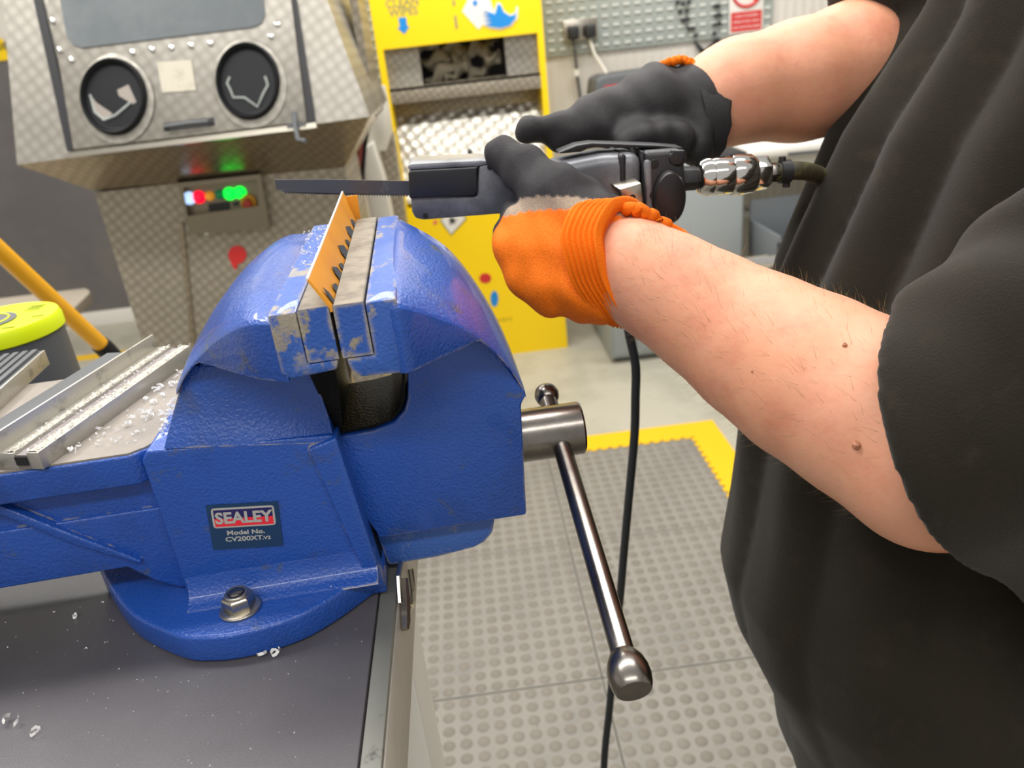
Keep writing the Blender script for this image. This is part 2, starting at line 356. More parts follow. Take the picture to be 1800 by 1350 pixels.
# ---------------- interlocking floor mat
mat_root = thing('floor_mat', 'grey studded interlocking floor mat with yellow toothed border in front of the bench', 'floor mat', (.67, 2.27, 0))
tl = MB().box((-.499, -.499, .001), (-.001, -.001, .011)); tile_me = None
stb = MB()
P_ = .5/14
for i in range(14):
    for j in range(14):
        c = (-.5+P_*(i+.5), -.5+P_*(j+.5)); n = 12
        r0 = [(c[0]+.0135*math.cos(q*6.2832/n), c[1]+.0135*math.sin(q*6.2832/n), .011) for q in range(n)]
        r1 = [(c[0]+.0132*math.cos(q*6.2832/n), c[1]+.0132*math.sin(q*6.2832/n), .0114) for q in range(n)]
        stb.add(r0+r1, [(q, (q+1) % n, n+(q+1) % n, n+q) for q in range(n)]+[tuple(range(n, 2*n))])
t0 = build(tl, 'floor_tile', m_tile, mat_root, bevel=.0015, seg=1); s0 = build(stb, 'studs', m_stud, t0, smooth=80); tag(s0, kind='stuff')
for i in range(4):
    for j in range(6):
        if i == j == 0: continue
        t = t0.copy(); COL.objects.link(t); t.location = (-.5*i, -.5*j, 0); q = s0.copy(); COL.objects.link(q); q.parent = t
def edge_strip(name, L_, horizontal):
    mb = MB(); k = int(round(L_/.036)); pts = [(0, .10), (0, 0)]
    pts = [(-L_, .1), (-L_, .004)]
    for i in range(k):
        x = -L_+L_*i/k; d = L_/k
        pts += [(x+d*.15, .004), (x+d*.25, -.008), (x+d*.75, -.008), (x+d*.85, .004)]
    pts += [(0, .004), (0 if horizontal else 0, .1)]
    P3 = [(p[0], p[1], .002) for p in pts] if horizontal else [(p[1], p[0], .002) for p in pts]
    return mb.slab(P3, (0, 0, .0115))
e0 = build(edge_strip('e', .5, True), 'edge_strip', m_yelmat, mat_root)
for i in range(1, 4): t = e0.copy(); COL.objects.link(t); t.location = (-.5*i, 0, 0)
e1 = build(edge_strip('e', .5, False), 'edge_strip', m_yelmat, mat_root)
for i in range(1, 6): t = e1.copy(); COL.objects.link(t); t.location = (0, -.5*i, 0)
build(MB().box((.0, .0, .002), (.1, .1, .0135)), 'corner_piece', m_yelmat, mat_root)

# ================================================================ BACKGROUND THINGS
YW = 3.6
def panel(mb, px, p0, n, off, thick):        # outline on a plane, standing off it, with real thickness
    n_ = np.array(n, float); n_ /= np.linalg.norm(n_)
    return mb.slab([UP(x, y, p0, n)+n_*off for x, y in px], -n_*thick)
# --- louvred tool panel on the back wall
def louvre_panel(x0, x1, z0, z1, name, label):
    rt = thing(name, label, 'tool panel', (x0, YW, z0)); off = np.array(rt.location)
    build(MB().box((x0, YW-.014, z0), (x1, YW-.001, z1)), 'panel_sheet', m_peg, rt, off, bevel=.002)
    mb = MB(); z = z0+.022; r = 0
    while z < z1-.02:
        x = x0+.02+(.0 if r % 2 else .0)
        while x < x1-.035:
            mb.box((x, YW-.020, z), (x+.026, YW-.014, z+.009)); x += .047
        z += .037; r += 1
    tag(build(mb, 'louvres', m_louv, rt, off), kind='stuff')
    return rt
lp = louvre_panel(.42, 1.42, U(960, 103, y=YW)[2]+.004, 1.75, 'louvre_panel', 'pale grey louvred tool panel on the white wall, right of the yellow station')
lp2 = louvre_panel(-.62, -.27, U(640, 150, y=YW)[2], 1.6, 'louvre_panel', 'short strip of grey louvred panel between steel cabinet and yellow station')
# tool hooks (black) on the panel
mbk = MB()
for (px, py) in [(1190, 4), (1200, 6), (1210, 3), (1195, 21), (1207, 19), (1200, 36), (1208, 34), (1210, 50), (1218, 49), (1222, 62), (1257, 10), (1262, 11), (1258, 27), (1265, 27), (1256, 43), (1264, 42), (1255, 58)]:
    p = U(px, py, y=YW-.02); mbk.box(p-np.array([.008, .012, .006]), p+np.array([.008, 0, .006]))
tag(build(mbk, 'hook_slots', m_black, lp, np.array(lp.location)), kind='stuff')
mb = MB(); panel(mb, [(1222, 72), (1240, 88), (1252, 78), (1266, 66), (1266, 82), (1248, 100), (1233, 92)], (0, YW-.03, 0), (0, -1, 0), 0, .03)
single(mb, 'tool_bracket', m_black, 'small black bracket hanging under the louvred panel by the raised forearm', 'bracket')
# --- prohibition sign
p0 = (0, YW-.021, 0); nn = (0, -1, 0); ox = U(1308, 55, y=YW-.021)
sg = thing('warning_sign', 'white and red prohibition notice on the louvred panel at the top edge', 'sign', (ox[0], YW-.021, ox[2])); off = np.array(sg.location)
cx = (U(1283, 30, y=YW)[0]+U(1334, 22, y=YW)[0])/2; hw = .075; zb = U(1310, 58, y=YW-.02)[2]; zt = zb+.30
build(MB().box((cx-hw, YW-.024, zb), (cx+hw, YW-.020, zt)), 'sign_board', m_white, sg, off, bevel=.003)
build(MB().box((cx-hw+.008, YW-.0252, zb+.008), (cx+hw-.008, YW-.0238, zb+.085)), 'red_text_band', m_red, sg, off)
for i, tx in enumerate(['UNAUTHORISED', 'OPERATORS ONLY', 'ON THIS MACHINE']):
    text('lettering', tx, .014, (cx, YW-.0255, zb+.068-.022*i), (1, 0, 0), (0, 0, 1), (0, -1, 0), m_white, sg, off)
cz = zb+.165; ringp = [(cx+.062*math.cos(a), YW-.0255, cz+.062*math.sin(a)) for a in np.linspace(0, 6.2832, 33)[:-1]]
build(MB().tube(ringp, .0065, 6, closed=True), 'red_ring', m_red, sg, off)
build(MB().slab([(cx-.05, YW-.026, cz+.042), (cx-.042, YW-.026, cz+.05), (cx+.05, YW-.026, cz-.042), (cx+.042, YW-.026, cz-.05)], (0, .002, 0)), 'red_bar', m_red, sg, off)
build(MB().lathe((cx-.022, YW-.0245, cz), (0, -1, 0), [(0, .02), (.0015, .02), (.002, 0)], 12).lathe((cx+.028, YW-.0245, cz+.012), (0, -1, 0), [(0, .017), (.0015, .017), (.002, 0)], 12), 'black_figure', m_blk, sg, off)
# --- double socket, plugs and their leads
so = (U(990, 55, y=YW)+U(1047, 50, y=YW))/2
sk = thing('double_socket', 'brushed metal double wall socket with two black plugs beside the yellow station', 'socket', (so[0], YW-.02, so[2]-.04)); off = np.array(sk.location)
build(MB().box((so[0]-.073, YW-.032, so[2]-.043), (so[0]+.073, YW-.014, so[2]+.043)), 'face_plate', m_zinc, sk, off, bevel=.004)
for d, nm in ((-.036, 'left'), (.036, 'right')):
    x = so[0]+d; z = so[2]-.008
    pl = thing('plug', 'black plug in the %s half of the metal wall socket' % nm, 'plug', (x, YW-.033, z)); o2 = np.array(pl.location)
    build(MB().box((x-.024, YW-.075, z-.028), (x+.024, YW-.033, z+.026)), 'plug_body', m_black, pl, o2, bevel=.01, seg=3)
    if d < 0: path = [U(a, b, y=YW-.05+c) for a, b, c in [(1008, 72, 0), (1011, 90, 0), (1014, 130, .02), (1020, 170, .03), (1022, 215, .03), (1024, 260, .03)]]
    else: path = [U(a, b, y=YW-.05-c) for a, b, c in [(1037, 70, 0), (1045, 95, .02), (1058, 115, .05), (1070, 136, .1)]]
    build(MB().tube(path, .0065, 8), 'lead', m_whiteplas if d > 0 else m_greyplas, pl, o2)
mb = MB(); panel(mb, [(1009, 122), (1018, 122), (1018, 134), (1010, 134)], (0, YW-.045, 0), nn, 0, .02)
single(mb, 'cable_clip', m_white, 'white clip holding the grey lead on the wall', 'clip')

# --- yellow wipe station
YD = 3.25
ds = thing('wipe_station', 'tall yellow cleaning station with steel shelf recess standing against the wall', 'cleaning station', (.06, YD, 0)); off = np.array(ds.location)
xl, xr = U(690, 215, y=YD)[0]-.03, .383
xl = -.262; xr = .383
zR = U(670, 88, y=YD)[2]; zB = .70
xi0, xi1 = xl+.024, xr-.024
fr = MB()
fr.box((xl, YD, 0), (xi0, YD+.32, 1.95)); fr.box((xi1, YD, 0), (xr, YD+.32, 1.95))
fr.box((xi0, YD, zR), (xi1, YD+.32, 1.95)); fr.box((xi0, YD, 0), (xi1, YD+.32, zB)); fr.box((xi0, YD+.3, zB), (xi1, YD+.32, zR))
build(fr, 'yellow_housing', m_yel, ds, off)
zs = U(676, 158, y=YD)[2]; zsb = U(686, 180, y=YD)[2]
xa, xb = U(735, 84, y=YD+.05)[0], U(885, 62, y=YD+.05)[0]
build(MB().box((xi0, YD+.04, zs), (xa, YD+.055, zR)), 'steel_side_panel', m_cab, ds, off); build(MB().box((xb, YD+.04, zs), (xi1, YD+.055, zR)), 'steel_side_panel', m_cab, ds, off)
sh = MB(); sh.box((xi0, YD+.002, zs-.012), (xi1, YD+.25, zs)); sh.box((xi0, YD+.002, zsb-.01), (xi1, YD+.014, zs)); sh.box((xi0, YD+.15, U(700, 210, y=YD+.15)[2]), (xi1, YD+.16, zsb))
build(sh, 'steel_shelf', m_ped, ds, off, bevel=.001)
m_embs = spotted('bright_swirled_steel', srgb('d8d4ca'), srgb('9a958a'), .036, .3, .9, .3)
wp = MB(); z1 = U(700, 205, y=YD+.16)[2]
wp.slab([(xi0, YD+.15, z1), (xi1, YD+.15, z1), (xi1, YD+.02, zB+.02), (xi0, YD+.02, zB+.02)], (0, .01, -.01))
build(wp, 'wiping_plate', m_embs, ds, off)
nk = MB(); nk.lathe(UP(826, 268, (0, YD+.07, 0), (0, -1, 0)), (0, -1, .3), [(0, .012), (.02, .012), (.022, 0)], 12)
build(nk, 'knob', m_black, ds, off)
bk = MB(); bk.box((xa-.01, YD+.05, zs), (xa, YD+.28, zR)); bk.box((xb, YD+.05, zs), (xb+.01, YD+.28, zR)); bk.box((xa, YD+.27, zs), (xb, YD+.28, zR))
build(bk, 'inner_bin', m_greyplas, ds, off)
# printed panel artwork
def art(name, px, m, off_=.0015, th=.0012):
    mb = MB(); panel(mb, px, (0, YD, 0), nn, off_, th); return build(mb, name, m, ds, off)
ct = UP(708, 5, (0, YD, 0), nn)
text('lettering', 'CLEAN', .040, UP(707, 5, (0, YD, 0), nn), (1, 0, 0), (0, 0, 1), (0, -1, 0), m_greytext, ds, off, bold=.001)
text('lettering', 'WIPES', .040, UP(709, 21, (0, YD, 0), nn), (1, 0, 0), (0, 0, 1), (0, -1, 0), m_greytext, ds, off, bold=.001)
art('blue_arrow', [(700, 31), (714, 30), (716, 46), (720, 46), (711, 60), (698, 49), (703, 48)], m_blueprint)
art('fold_mark', [(795, 0), (799, 0), (800, 10), (796, 10)], m_greytext); art('fold_mark', [(798, 28), (802, 27), (805, 50), (801, 51)], m_greytext)
art('printed_wipe', [(826, -8), (858, -12), (869, 22), (841, 52), (812, 20)], m_white)
art('blue_square', [(830, 4), (836, -1), (840, 6), (834, 12)], m_blueprint, .0028)
art('white_hand_edge', [(846, 14), (858, 18), (868, 22), (873, 4), (880, 5), (886, 19), (897, 26), (905, 22), (908, 10), (911, 14), (910, 32), (898, 46), (880, 52), (862, 50), (850, 44)], m_white, .0032)
art('printed_hand', [(849, 17), (860, 21), (870, 25), (875, 7), (880, 9), (885, 21), (896, 28), (904, 26), (907, 20), (906, 32), (896, 44), (880, 49), (864, 47), (853, 43), (866, 40), (850, 36), (864, 34), (848, 28), (862, 29), (848, 22), (862, 25)], m_blueprint, .005)
art('hazard_diamond', [(793, 414), (773, 388), (790, 360), (821, 384)], m_greytext); art('diamond_face', [(793, 411), (776, 388), (790, 363), (818, 384)], m_white, .003)
art('black_star', [(788, 387), (792, 389), (790, 396), (796, 391), (801, 394), (798, 388), (804, 386), (796, 384), (792, 378), (792, 385)], m_blk, .0045)
art('pink_mark', [(762, 388), (768, 387), (768, 394), (762, 395)], mat('pink_print', srgb('e06a5a'), .5))
def blob(cx, cy, rx, ry, n=16): return [(cx+rx*math.cos(a*2*math.pi/n), cy+ry*math.sin(a*2*math.pi/n)) for a in range(n)]
art('red_dot', blob(853, 489, 10.5, 9), m_red); art('blue_drop', blob(869, 525, 7, 14)+[], m_blueprint)
text('lettering', 'cleaners', .034, UP(878, 562, (0, YD, 0), nn), (1, 0, 0), (0, 0, 1), (0, -1, 0), mat('olive_lettering', srgb('b59a10'), .6), ds, off)
# crumpled wipes in the bin: things one can count
wl = ['pale crumpled wipe at the left of the dispenser opening', 'folded pale wipe standing in the middle of the dispenser opening']
k = 0
cw = [(750, 75, .10, .05), (765, 105, .11, .045), (800, 85, .10, .05), (775, 128, .12, .04), (812, 112, .06, .07), (840, 128, .10, .035), (862, 100, .08, .05), (840, 85, .09, .045), (865, 72, .05, .03), (795, 132, .07, .03)]
for i, (px, py, rw, rh) in enumerate(cw):
    c = U(px, py, y=YD+.14+.02*(i % 3)); c[2] = max(c[2], zs+rh*.55)
    mb = MB(); nu, nv = 14, 9; R = []
    a0 = rng.uniform(0, 3.1); ph = rng.uniform(0, 6.28)
    for u in range(nu):
        t = u/(nu-1)*2-1; ww = math.sqrt(max(.03, 1-t*t)); r = []
        for v in range(nv*2):
            q = v*math.pi/nv; k_ = 1+.28*math.sin(3*q+ph+4*t)+.15*math.sin(7*t+2*q)
            x = t*rw*.62; y = .035*ww*math.cos(q)*k_; z = rh*.6*ww*math.sin(q)*k_+.012*math.sin(5*t+ph)
            ca, sa = math.cos(.5*math.sin(a0*3)), math.sin(.5*math.sin(a0*3)); r.append(c+np.array([x*ca-z*sa, y, x*sa+z*ca]))
        R.append(r)
    mb.rings(R)
    single(mb, 'crumpled_wipe', m_cloth, 'grey crumpled paper wipe, '+['second from the left at the top of the yellow station opening', 'lowest at the left of the station opening', 'upper left of the middle of the station opening', 'at the bottom left edge of the station opening', 'large folded one standing in the middle of the opening', 'low flat one right of the middle of the opening', 'at the right edge of the station opening', 'upper middle of the station opening', 'small one hanging at the top right corner of the opening', 'small one between the two lowest in the opening'][i], 'wipe', 'wipes heaped in the yellow station', smooth=180)

# --- blast cabinet
B0 = np.array([0, 2.05, 1.155]); BN = np.array([0, -1, .28])
bc = thing('blast_cabinet', 'swirled stainless steel blast cabinet with two black arm holes and a cloudy window', 'cabinet', (-.65, 2.3, 0)); off = np.array(bc.location)
def bp(px, py, o=0.): return UP(px, py, B0, BN)+BN/np.linalg.norm(BN)*o
def bpanel(mb, px, o, th): return panel(mb, px, B0, BN, o, th)
A_, B_ = U(30, 290, y=2.05), U(650, 205, y=2.05)
TL, TR = bp(5, 0), bp(575, 0)
up = (TL-A_)*1.0; TL2 = A_+(TL-A_)*(1.86-A_[2])/(TL[2]-A_[2]); TR2 = B_+(TR-B_)*(1.86-B_[2])/(TR[2]-B_[2])
C_, D_ = U(165, 335, y=2.25), U(606, 294, y=2.25)
back = 2.68
hb = MB()
f = [A_, B_, TR2, TL2]; g = [np.array([p[0], back, p[2]]) for p in f]
hb.add(f+g, [(0, 1, 2, 3), (3, 2, 6, 7), (0, 3, 7, 4), (1, 5, 6, 2), (4, 7, 6, 5)])
build(hb, 'upper_housing', m_cab, bc, off)
ub = MB(); ub.add([A_, B_, D_, C_, (A_[0], back, A_[2]), (B_[0], back, B_[2]), (D_[0], back-.1, D_[2]), (C_[0], back-.1, C_[2])], [(0, 1, 2, 3), (0, 3, 7, 4), (1, 5, 6, 2), (4, 7, 6, 5)])
build(ub, 'hopper_underside', m_under, bc, off)
E_, F_ = U(245, 590, y=2.25), U(640, 560, y=2.25)
pb = MB(); pb.box((C_[0], 2.25, 0), (D_[0], back-.1, (C_[2]+D_[2])/2+.002))
build(pb, 'pedestal', m_ped, bc, off)
# the control recess cut is shown by a raised surround with a sunken face
def pp(x, y, d=0.): return U(x, y, y=2.25-d)
cf = MB()
o_ = [(312, 322), (458, 306), (474, 400), (334, 412)]; i_ = [(322, 330), (452, 315), (455, 362), (330, 380)]
fo = [pp(*q, .03) for q in o_]; bo = [pp(*q, .0) for q in o_]; io = [pp(*q, .031) for q in i_]; ii = [pp(*q, .003) for q in i_]
cf.add(fo+io+bo+ii, [(0, 1, 5, 4), (1, 2, 6, 5), (2, 3, 7, 6), (3, 0, 4, 7), (0, 8, 9, 1), (1, 9, 10, 2), (2, 10, 11, 3), (3, 11, 8, 0), (4, 5, 13, 12), (5, 6, 14, 13), (6, 7, 15, 14), (7, 4, 12, 15), (12, 13, 14, 15)])
cpn = build(cf, 'control_panel', mat('control_panel_steel', srgb('8c8370'), .35, .7), bc, off)
for nm, x, y, c, e, r in [('blue_lamp', 332, 349, (.45, .65, 1), .9, 9), ('red_lamp', 349, 347, (1, .0, .03), 1.0, 9), ('amber_lamp', 368, 345, (.75, .3, .02), .35, 6.5), ('green_lamp', 386, 342, (0, .16, .06), .2, 7), ('green_lamp', 403, 341, (0, .95, .05), 1.2, 9), ('green_lamp', 421, 339, (0, .95, .05), 1.2, 9)]:
    p = pp(x, y, .012); rr = r/FPX*2.1
    build(MB().lathe(p, (0, -1, 0), [(-.012, rr*1.25), (0, rr*1.25), (.002, rr), (.012, rr*.8), (.015, 0)], 16), nm, glow(nm+'_glow', c, e), cpn, off)
p = pp(437, 355, .008)
es = build(MB().lathe(p, (0, -1, 0), [(-.01, .023), (.006, .022), (.007, 0)], 20), 'stop_button', mat('stop_yellow', srgb('c9921c'), .5), cpn, off)
build(MB().lathe(p, (0, -1, 0), [(.006, .010), (.02, .014), (.026, .010), (.027, 0)], 20), 'push_button', mat('stop_red', srgb('a03322'), .4), es if False else cpn, off)
for q in ([(366, 359), (403, 354), (403, 368), (367, 372)], [(408, 356), (420, 354), (419, 361), (410, 362)]):
    mb = MB(); mb.slab([pp(*a, .008) for a in q], (0, .006, 0)); build(mb, 'display', m_black, cpn, off)
mb = MB(); mb.slab([pp(*a, .004) for a in blob(417, 448, 16, 16, 20)[:6]+[(416, 474), (410, 471)]+blob(417, 448, 16, 16, 20)[9:]], (0, .003, 0)); build(mb, 'red_sticker', m_red, bc, off)
mb = MB(); mb.slab([pp(*a, .008) for a in [(314, 392), (321, 390), (343, 604), (336, 606)]], (0, .008, 0)); build(mb, 'seam_strip', m_under, bc, off)
for a in [(364, 411), (454, 399)]: build(MB().lathe(pp(*a, .0), (0, -1, 0), [(0, .007), (.004, .006), (.005, 0)], 10), 'fixing_screw', m_chrome, bc, off)
# door between the two seams
dr = MB(); bpanel(dr, [(66, -130), (492, -170), (541, 216), (133, 264)], .012, .010)
door = build(dr, 'front_door', m_cab, bc, off, bevel=.003)
for q in ([(52, -40), (66, -42), (137, 262), (120, 266)], [(496, -60), (512, -62), (556, 214), (541, 218)]):
    mb = MB(); bpanel(mb, q, .006, .006); build(mb, 'door_seam', m_black, bc, off)
mb = MB(); bpanel(mb, [(121, 272), (558, 218), (559, 227), (123, 280)], .02, .02); build(mb, 'bright_door_lip', m_zinc, bc, off)
mb = MB()
wpx = [(100, -60)]+[(118+0, 40), (124, 70), (134, 82), (150, 87)]+[(300, 69), (448, 51), (463, 44), (469, 28), (466, 0), (458, -100), (90, -70)]
bpanel(mb, wpx, .016, .004); build(mb, 'viewing_window', m_glassdark, bc, off)
mb = MB()
for a in [(97, 40), (109, 91), (130, 108), (237, 95), (271, 90), (305, 87), (339, 83), (373, 79), (479, 67), (490, 46)]:
    build(MB().lathe(bp(*a, .012), BN, [(0, .0075), (.004, .0065), (.006, .0)], 10), 'rivet', m_chrome, bc, off)
mb = MB(); bpanel(mb, [(280, 112), (340, 108), (348, 161), (289, 165)], .0145, .0025); build(mb, 'paper_label', mat('aged_paper_label', srgb('c9c3b2'), .7, 0, None, (30, srgb('b5ae9c'), .5, .7)), bc, off)
hs = build(bpanel(MB(), [(290, 218), (379, 208), (381, 222), (291, 233)], .0125, .004), 'handle_slot', m_black, bc, off)
hh = MB(); hh.tube([bp(295, 226, .014), bp(297, 226, .028), bp(335, 221, .03), bp(372, 217, .028), bp(375, 217, .014)], .005, 8); build(hh, 'pull_handle', m_greyplas, bc, off)
lt = MB(); lt.tube([bp(520, 200, .012), bp(523, 222, .03), bp(530, 250, .04), bp(545, 254, .05)], .006, 8); bpanel(lt, [(508, 222), (540, 218), (540, 224), (509, 228)], .026, .012)
build(lt, 'latch', m_greyplas, bc, off)
for nm, cx_, cy_, rx, ry, tl_ in (('left', 207, 173, 57, 67, -.10), ('right', 440, 146, 55, 67, -.10)):
    def el(s, o, dx=0, dy=0, mod=None, n=40):
        r = []
        for i in range(n):
            a = 2*math.pi*i/n; k_ = s*(1 if mod is None else mod(a)); x = rx*k_*math.cos(a); y = ry*k_*math.sin(a)
            x, y = x*math.cos(tl_)-y*math.sin(tl_), x*math.sin(tl_)+y*math.cos(tl_)
            r.append(bp(cx_+dx+x, cy_+dy+y, o))
        return r
    ring = build(MB().rings([el(1.14, .0125), el(1.13, .017, 4, 6), el(1.0, .018)]), 'port_plate', m_cab, bc, off)
    gk = MB(); gk.rings([el(1.02, .014), el(1.0, .028), el(.95, .036), el(.89, .032), el(.84, .02), el(.8, .019)], cap=False); gt = build(gk, 'rubber_port_ring', m_blackrub, bc, off)
    if nm == 'left': star = lambda a: .46+.10*math.cos(4*(a-.55))+.05*math.sin(3*a)
    else: star = lambda a: .50+.07*math.cos(7*(a-.2))
    gl = MB(); gl.rings([el(.82, .0195), el(.74, .0165), el(.60, .0150, 0, 5), el(1, .0170, 2 if nm == 'left' else 0, 12, star), el(.88, .0150, 2, 12, star), el(.5, .0140, 2, 14, star)], cap=True)
    build(gl, 'gauntlet', m_blackrub, bc, off, smooth=30)
    e_ = el(1, .0185, 2 if nm == 'left' else 0, 12, star)
    if nm == 'left':
        fl = MB(); fl.add([bp(166, 170, .019), bp(178, 184, .025), bp(205, 203, .02), bp(189, 214, .02), bp(174, 200, .021)], [(0, 1, 2, 3, 4)]); fl.add([bp(214, 162, .024), bp(232, 152, .02), bp(246, 182, .02), bp(240, 186, .02), bp(216, 172, .022)], [(0, 1, 2, 3, 4)])
        build(fl, 'gauntlet_lining', mat('gauntlet_lining', srgb('a09890'), .7), bc, off)
        build(MB().tube([bp(a, b, .021) for a, b in [(166, 170), (174, 200), (190, 214), (210, 206), (236, 184)]], .003, 6), 'gauntlet_edge', m_peg, bc, off)
    else: build(MB().tube([bp(a, b, .021) for a, b in [(409, 139), (404, 150), (409, 160), (415, 175), (434, 175), (457, 191), (466, 170), (475, 153), (470, 138)]], .003, 6), 'gauntlet_edge', m_peg, bc, off)
# top frame edge rail at the cabinet's right
mb = MB(); mb.slab([U(610, -20, y=2.4), U(625, -20, y=2.4), U(662, 205, y=2.4), U(650, 205, y=2.4)], (0, .27, 0)); build(mb, 'side_flange', m_ped, bc, off)

# --- extraction duct, red hose
dx = thing('extraction_duct', 'cream white duct elbow behind the steel cabinet with a boxy lower leg', 'duct', (-.28, 2.9, 0)); off = np.array(dx.location)
build(MB().tube([U(a, b, y=2.9) for a, b in [(662, 150), (664, 185), (668, 230), (665, 262)]], [.03, .04, .045, .03], 16), 'elbow', m_whiteplas, dx, off)
mb = MB(); mb.slab([U(a, b, y=2.8) for a, b in [(597, 283), (625, 262), (640, 268), (640, 320), (622, 326), (610, 318)]], (0, .1, 0)); build(mb, 'cream_cover', mat('cream_cover', srgb('d8d0bb'), .5), dx, off, bevel=.006)
mb = MB(); mb.slab([U(a, b, y=2.8) for a, b in [(640, 262), (655, 250), (676, 320), (692, 400), (700, 470)]]+[U(700, 470, y=2.8)*[1, 1, 0], U(668, 470, y=2.8)*[1, 1, 0]]+[U(a, b, y=2.8) for a, b in [(668, 470), (655, 400), (641, 330)]], (0, .12, 0)); build(mb, 'square_leg', m_whiteplas, dx, off, bevel=.006)
mb = MB(); mb.slab([U(a, b, y=2.95) for a, b in [(668, 260), (690, 235), (715, 400), (715, 470), (690, 470)]], (0, .1, 0)); build(mb, 'tan_side', m_ped, dx, off)
mb = MB(); mb.tube([U(a, b, y=2.7) for a, b in [(649, 215), (640, 228), (633, 245), (630, 280), (626, 310), (622, 350), (622, 420)]], .010, 10)
single(mb, 'red_hose', m_hosered, 'dusty red hose hanging past the white duct', 'hose')
mb = MB(); mb.tube([U(a, b, y=2.72) for a, b in [(654, 206), (645, 230), (640, 260), (637, 300), (634, 350), (632, 420)]], .009, 10)
single(mb, 'black_hose', m_blackrub, 'black hose hanging directly beside the red one', 'hose')

# --- yellow sticker on left wall
zq = 4.495
mb = MB(); mb.box((U(-90, 95, y=zq)[0], zq-.004, U(0, 107, y=zq)[2]), (U(12, 90, y=zq)[0], zq, U(0, 68, y=zq)[2]))
st_ = thing('warning_label', 'yellow warning label on the left wall beside the steel cabinet', 'sign', (U(-40, 100, y=zq)[0], zq, U(0, 107, y=zq)[2])); off = np.array(st_.location)
build(mb, 'label_sheet', m_yel, st_, off)
text('lettering', 'caution', .07, U(-20, 82, y=zq-.006), (1, 0, 0), (0, 0, 1), (0, -1, 0), m_blk, st_, off)

# --- grey floor cabinet, wall unit, black case etc. at right
gc = thing('grey_cabinet', 'light grey metal cabinet standing behind the gloves, right of the yellow station', 'cabinet', (.85, 3.05, 0)); off = np.array(gc.location)
xg0, xg1 = U(1072, 570, y=3.0)[0], U(1306, 400, y=3.0)[0]; zg = U(1250, 300, y=3.0)[2]
build(MB().box((xg0, 3.0, .02), (xg1, 3.5, zg)), 'carcass', m_cabgrey, gc, off, bevel=.004)
build(MB().box((xg0+.01, 2.985, .04), ((xg0+xg1)/2-.18, 3.0, zg-.02)), 'left_door', m_cabgrey, gc, off, bevel=.003)
build(MB().box(((xg0+xg1)/2-.172, 2.985, .04), (xg1-.01, 3.0, zg-.02)), 'right_door', m_cabgrey, gc, off, bevel=.003)
build(MB().box((xg0+.02, 3.03, 0), (xg1-.02, 3.48, .02)), 'plinth', m_black, gc, off)
bx = thing('black_case', 'black plastic case with a red stripe behind the raised gloved hand', 'case', (.8, 3.3, 1.0)); off = np.array(bx.location)
mb = MB(); mb.slab([U(a, b, y=3.3) for a, b in [(1045, 165), (1048, 140), (1062, 133), (1240, 108), (1250, 150), (1240, 200), (1048, 215)]], (0, .2, 0)); build(mb, 'case_shell', m_greyplas, bx, off, bevel=.012, seg=3)
mb = MB(); mb.slab([U(a, b, y=3.294) for a, b in [(1062, 152), (1120, 142), (1122, 160), (1063, 168)]], (0, .01, 0)); build(mb, 'red_panel', m_red, bx, off)
wb = thing('white_counter', 'long white counter with rolled front edge behind the air hose', 'counter', (1.2, 3.1, 0)); off = np.array(wb.location)
z_c = U(1400, 262, y=3.0)[2]; x0 = U(1316, 262, y=3.0)[0]
build(MB().box((x0, 3.0, z_c-.03), (2.6, 3.55, z_c+.02)), 'counter_top', m_white, wb, off, bevel=.02, seg=4)
build(MB().box((x0-.13, 2.99, z_c-.035), (x0-.005, 3.55, z_c+.015)), 'black_end_cap', m_black, wb, off, bevel=.012, seg=3)
build(MB().box((x0+.05, 3.05, z_c-.10), (2.5, 3.06, z_c-.03)), 'front_rail', m_whiteplas, wb, off, bevel=.003)
mb = MB(); mb.slab([U(a, b, y=3.0) for a, b in [(1385, 268), (1455, 262), (1456, 267), (1386, 274)]], (0, .02, 0)); build(mb, 'grey_slot', m_greyplas, wb, off)
build(MB().box((2.3, 3.05, 0), (2.36, 3.5, z_c-.03)), 'support_leg', m_whiteplas, wb, off); build(MB().box((1.6, 3.45, 0), (1.65, 3.5, z_c-.03)), 'support_leg', m_whiteplas, wb, off)
lw = wb
zl1 = U(1310, 380, y=3.2)[2]; zl2 = U(1310, 405, y=3.0)[2]
mb = MB(); mb.slab([(xg1+.01, 3.2, zl1), (xg1+.01, 3.2, zl2), (xg1+.01, 3.4, zl2), (xg1+.01, 3.4, zl1)], (1.2, 0, 0)); build(mb, 'lower_shelf', m_whiteplas, lw, off, bevel=.006)  # the low pale bench, grouped here as a part of the counter
bn = thing('grey_bin', 'dark grey open storage bin on the floor by the white counter', 'bin', (1.42, 2.9, 0)); off = np.array(bn.location)
q0 = U(1368, 425, y=2.75); wz = q0[2]; bt = .26
mb = MB(); x0 = q0[0]
build(MB().box((x0, 2.75, wz-.16), (x0+.012, 3.05, wz+.02)).box((x0, 2.75, wz-.16), (x0+.3, 2.762, wz)).box((x0, 3.04, wz-.16), (x0+.3, 3.05, wz+.1)).box((x0+.29, 2.75, wz-.16), (x0+.3, 3.05, wz+.05)).box((x0, 2.75, wz-.17), (x0+.3, 3.05, wz-.16)), 'bin_body', mat('slate_bin', srgb('6f7478'), .5), bn, off, bevel=.003)
build(MB().box((x0+.02, 2.78, 0), (x0+.28, 3.02, wz-.17)), 'bin_stand', m_greyplas, bn, off)
mb = MB(); mb.lathe(U(1300, 467, y=2.6), (1, 0, 0), [(0, .0), (.001, .028), (.10, .028), (.101, .022), (.14, .022), (.141, .03), (.4, .03), (.401, 0)], 20)
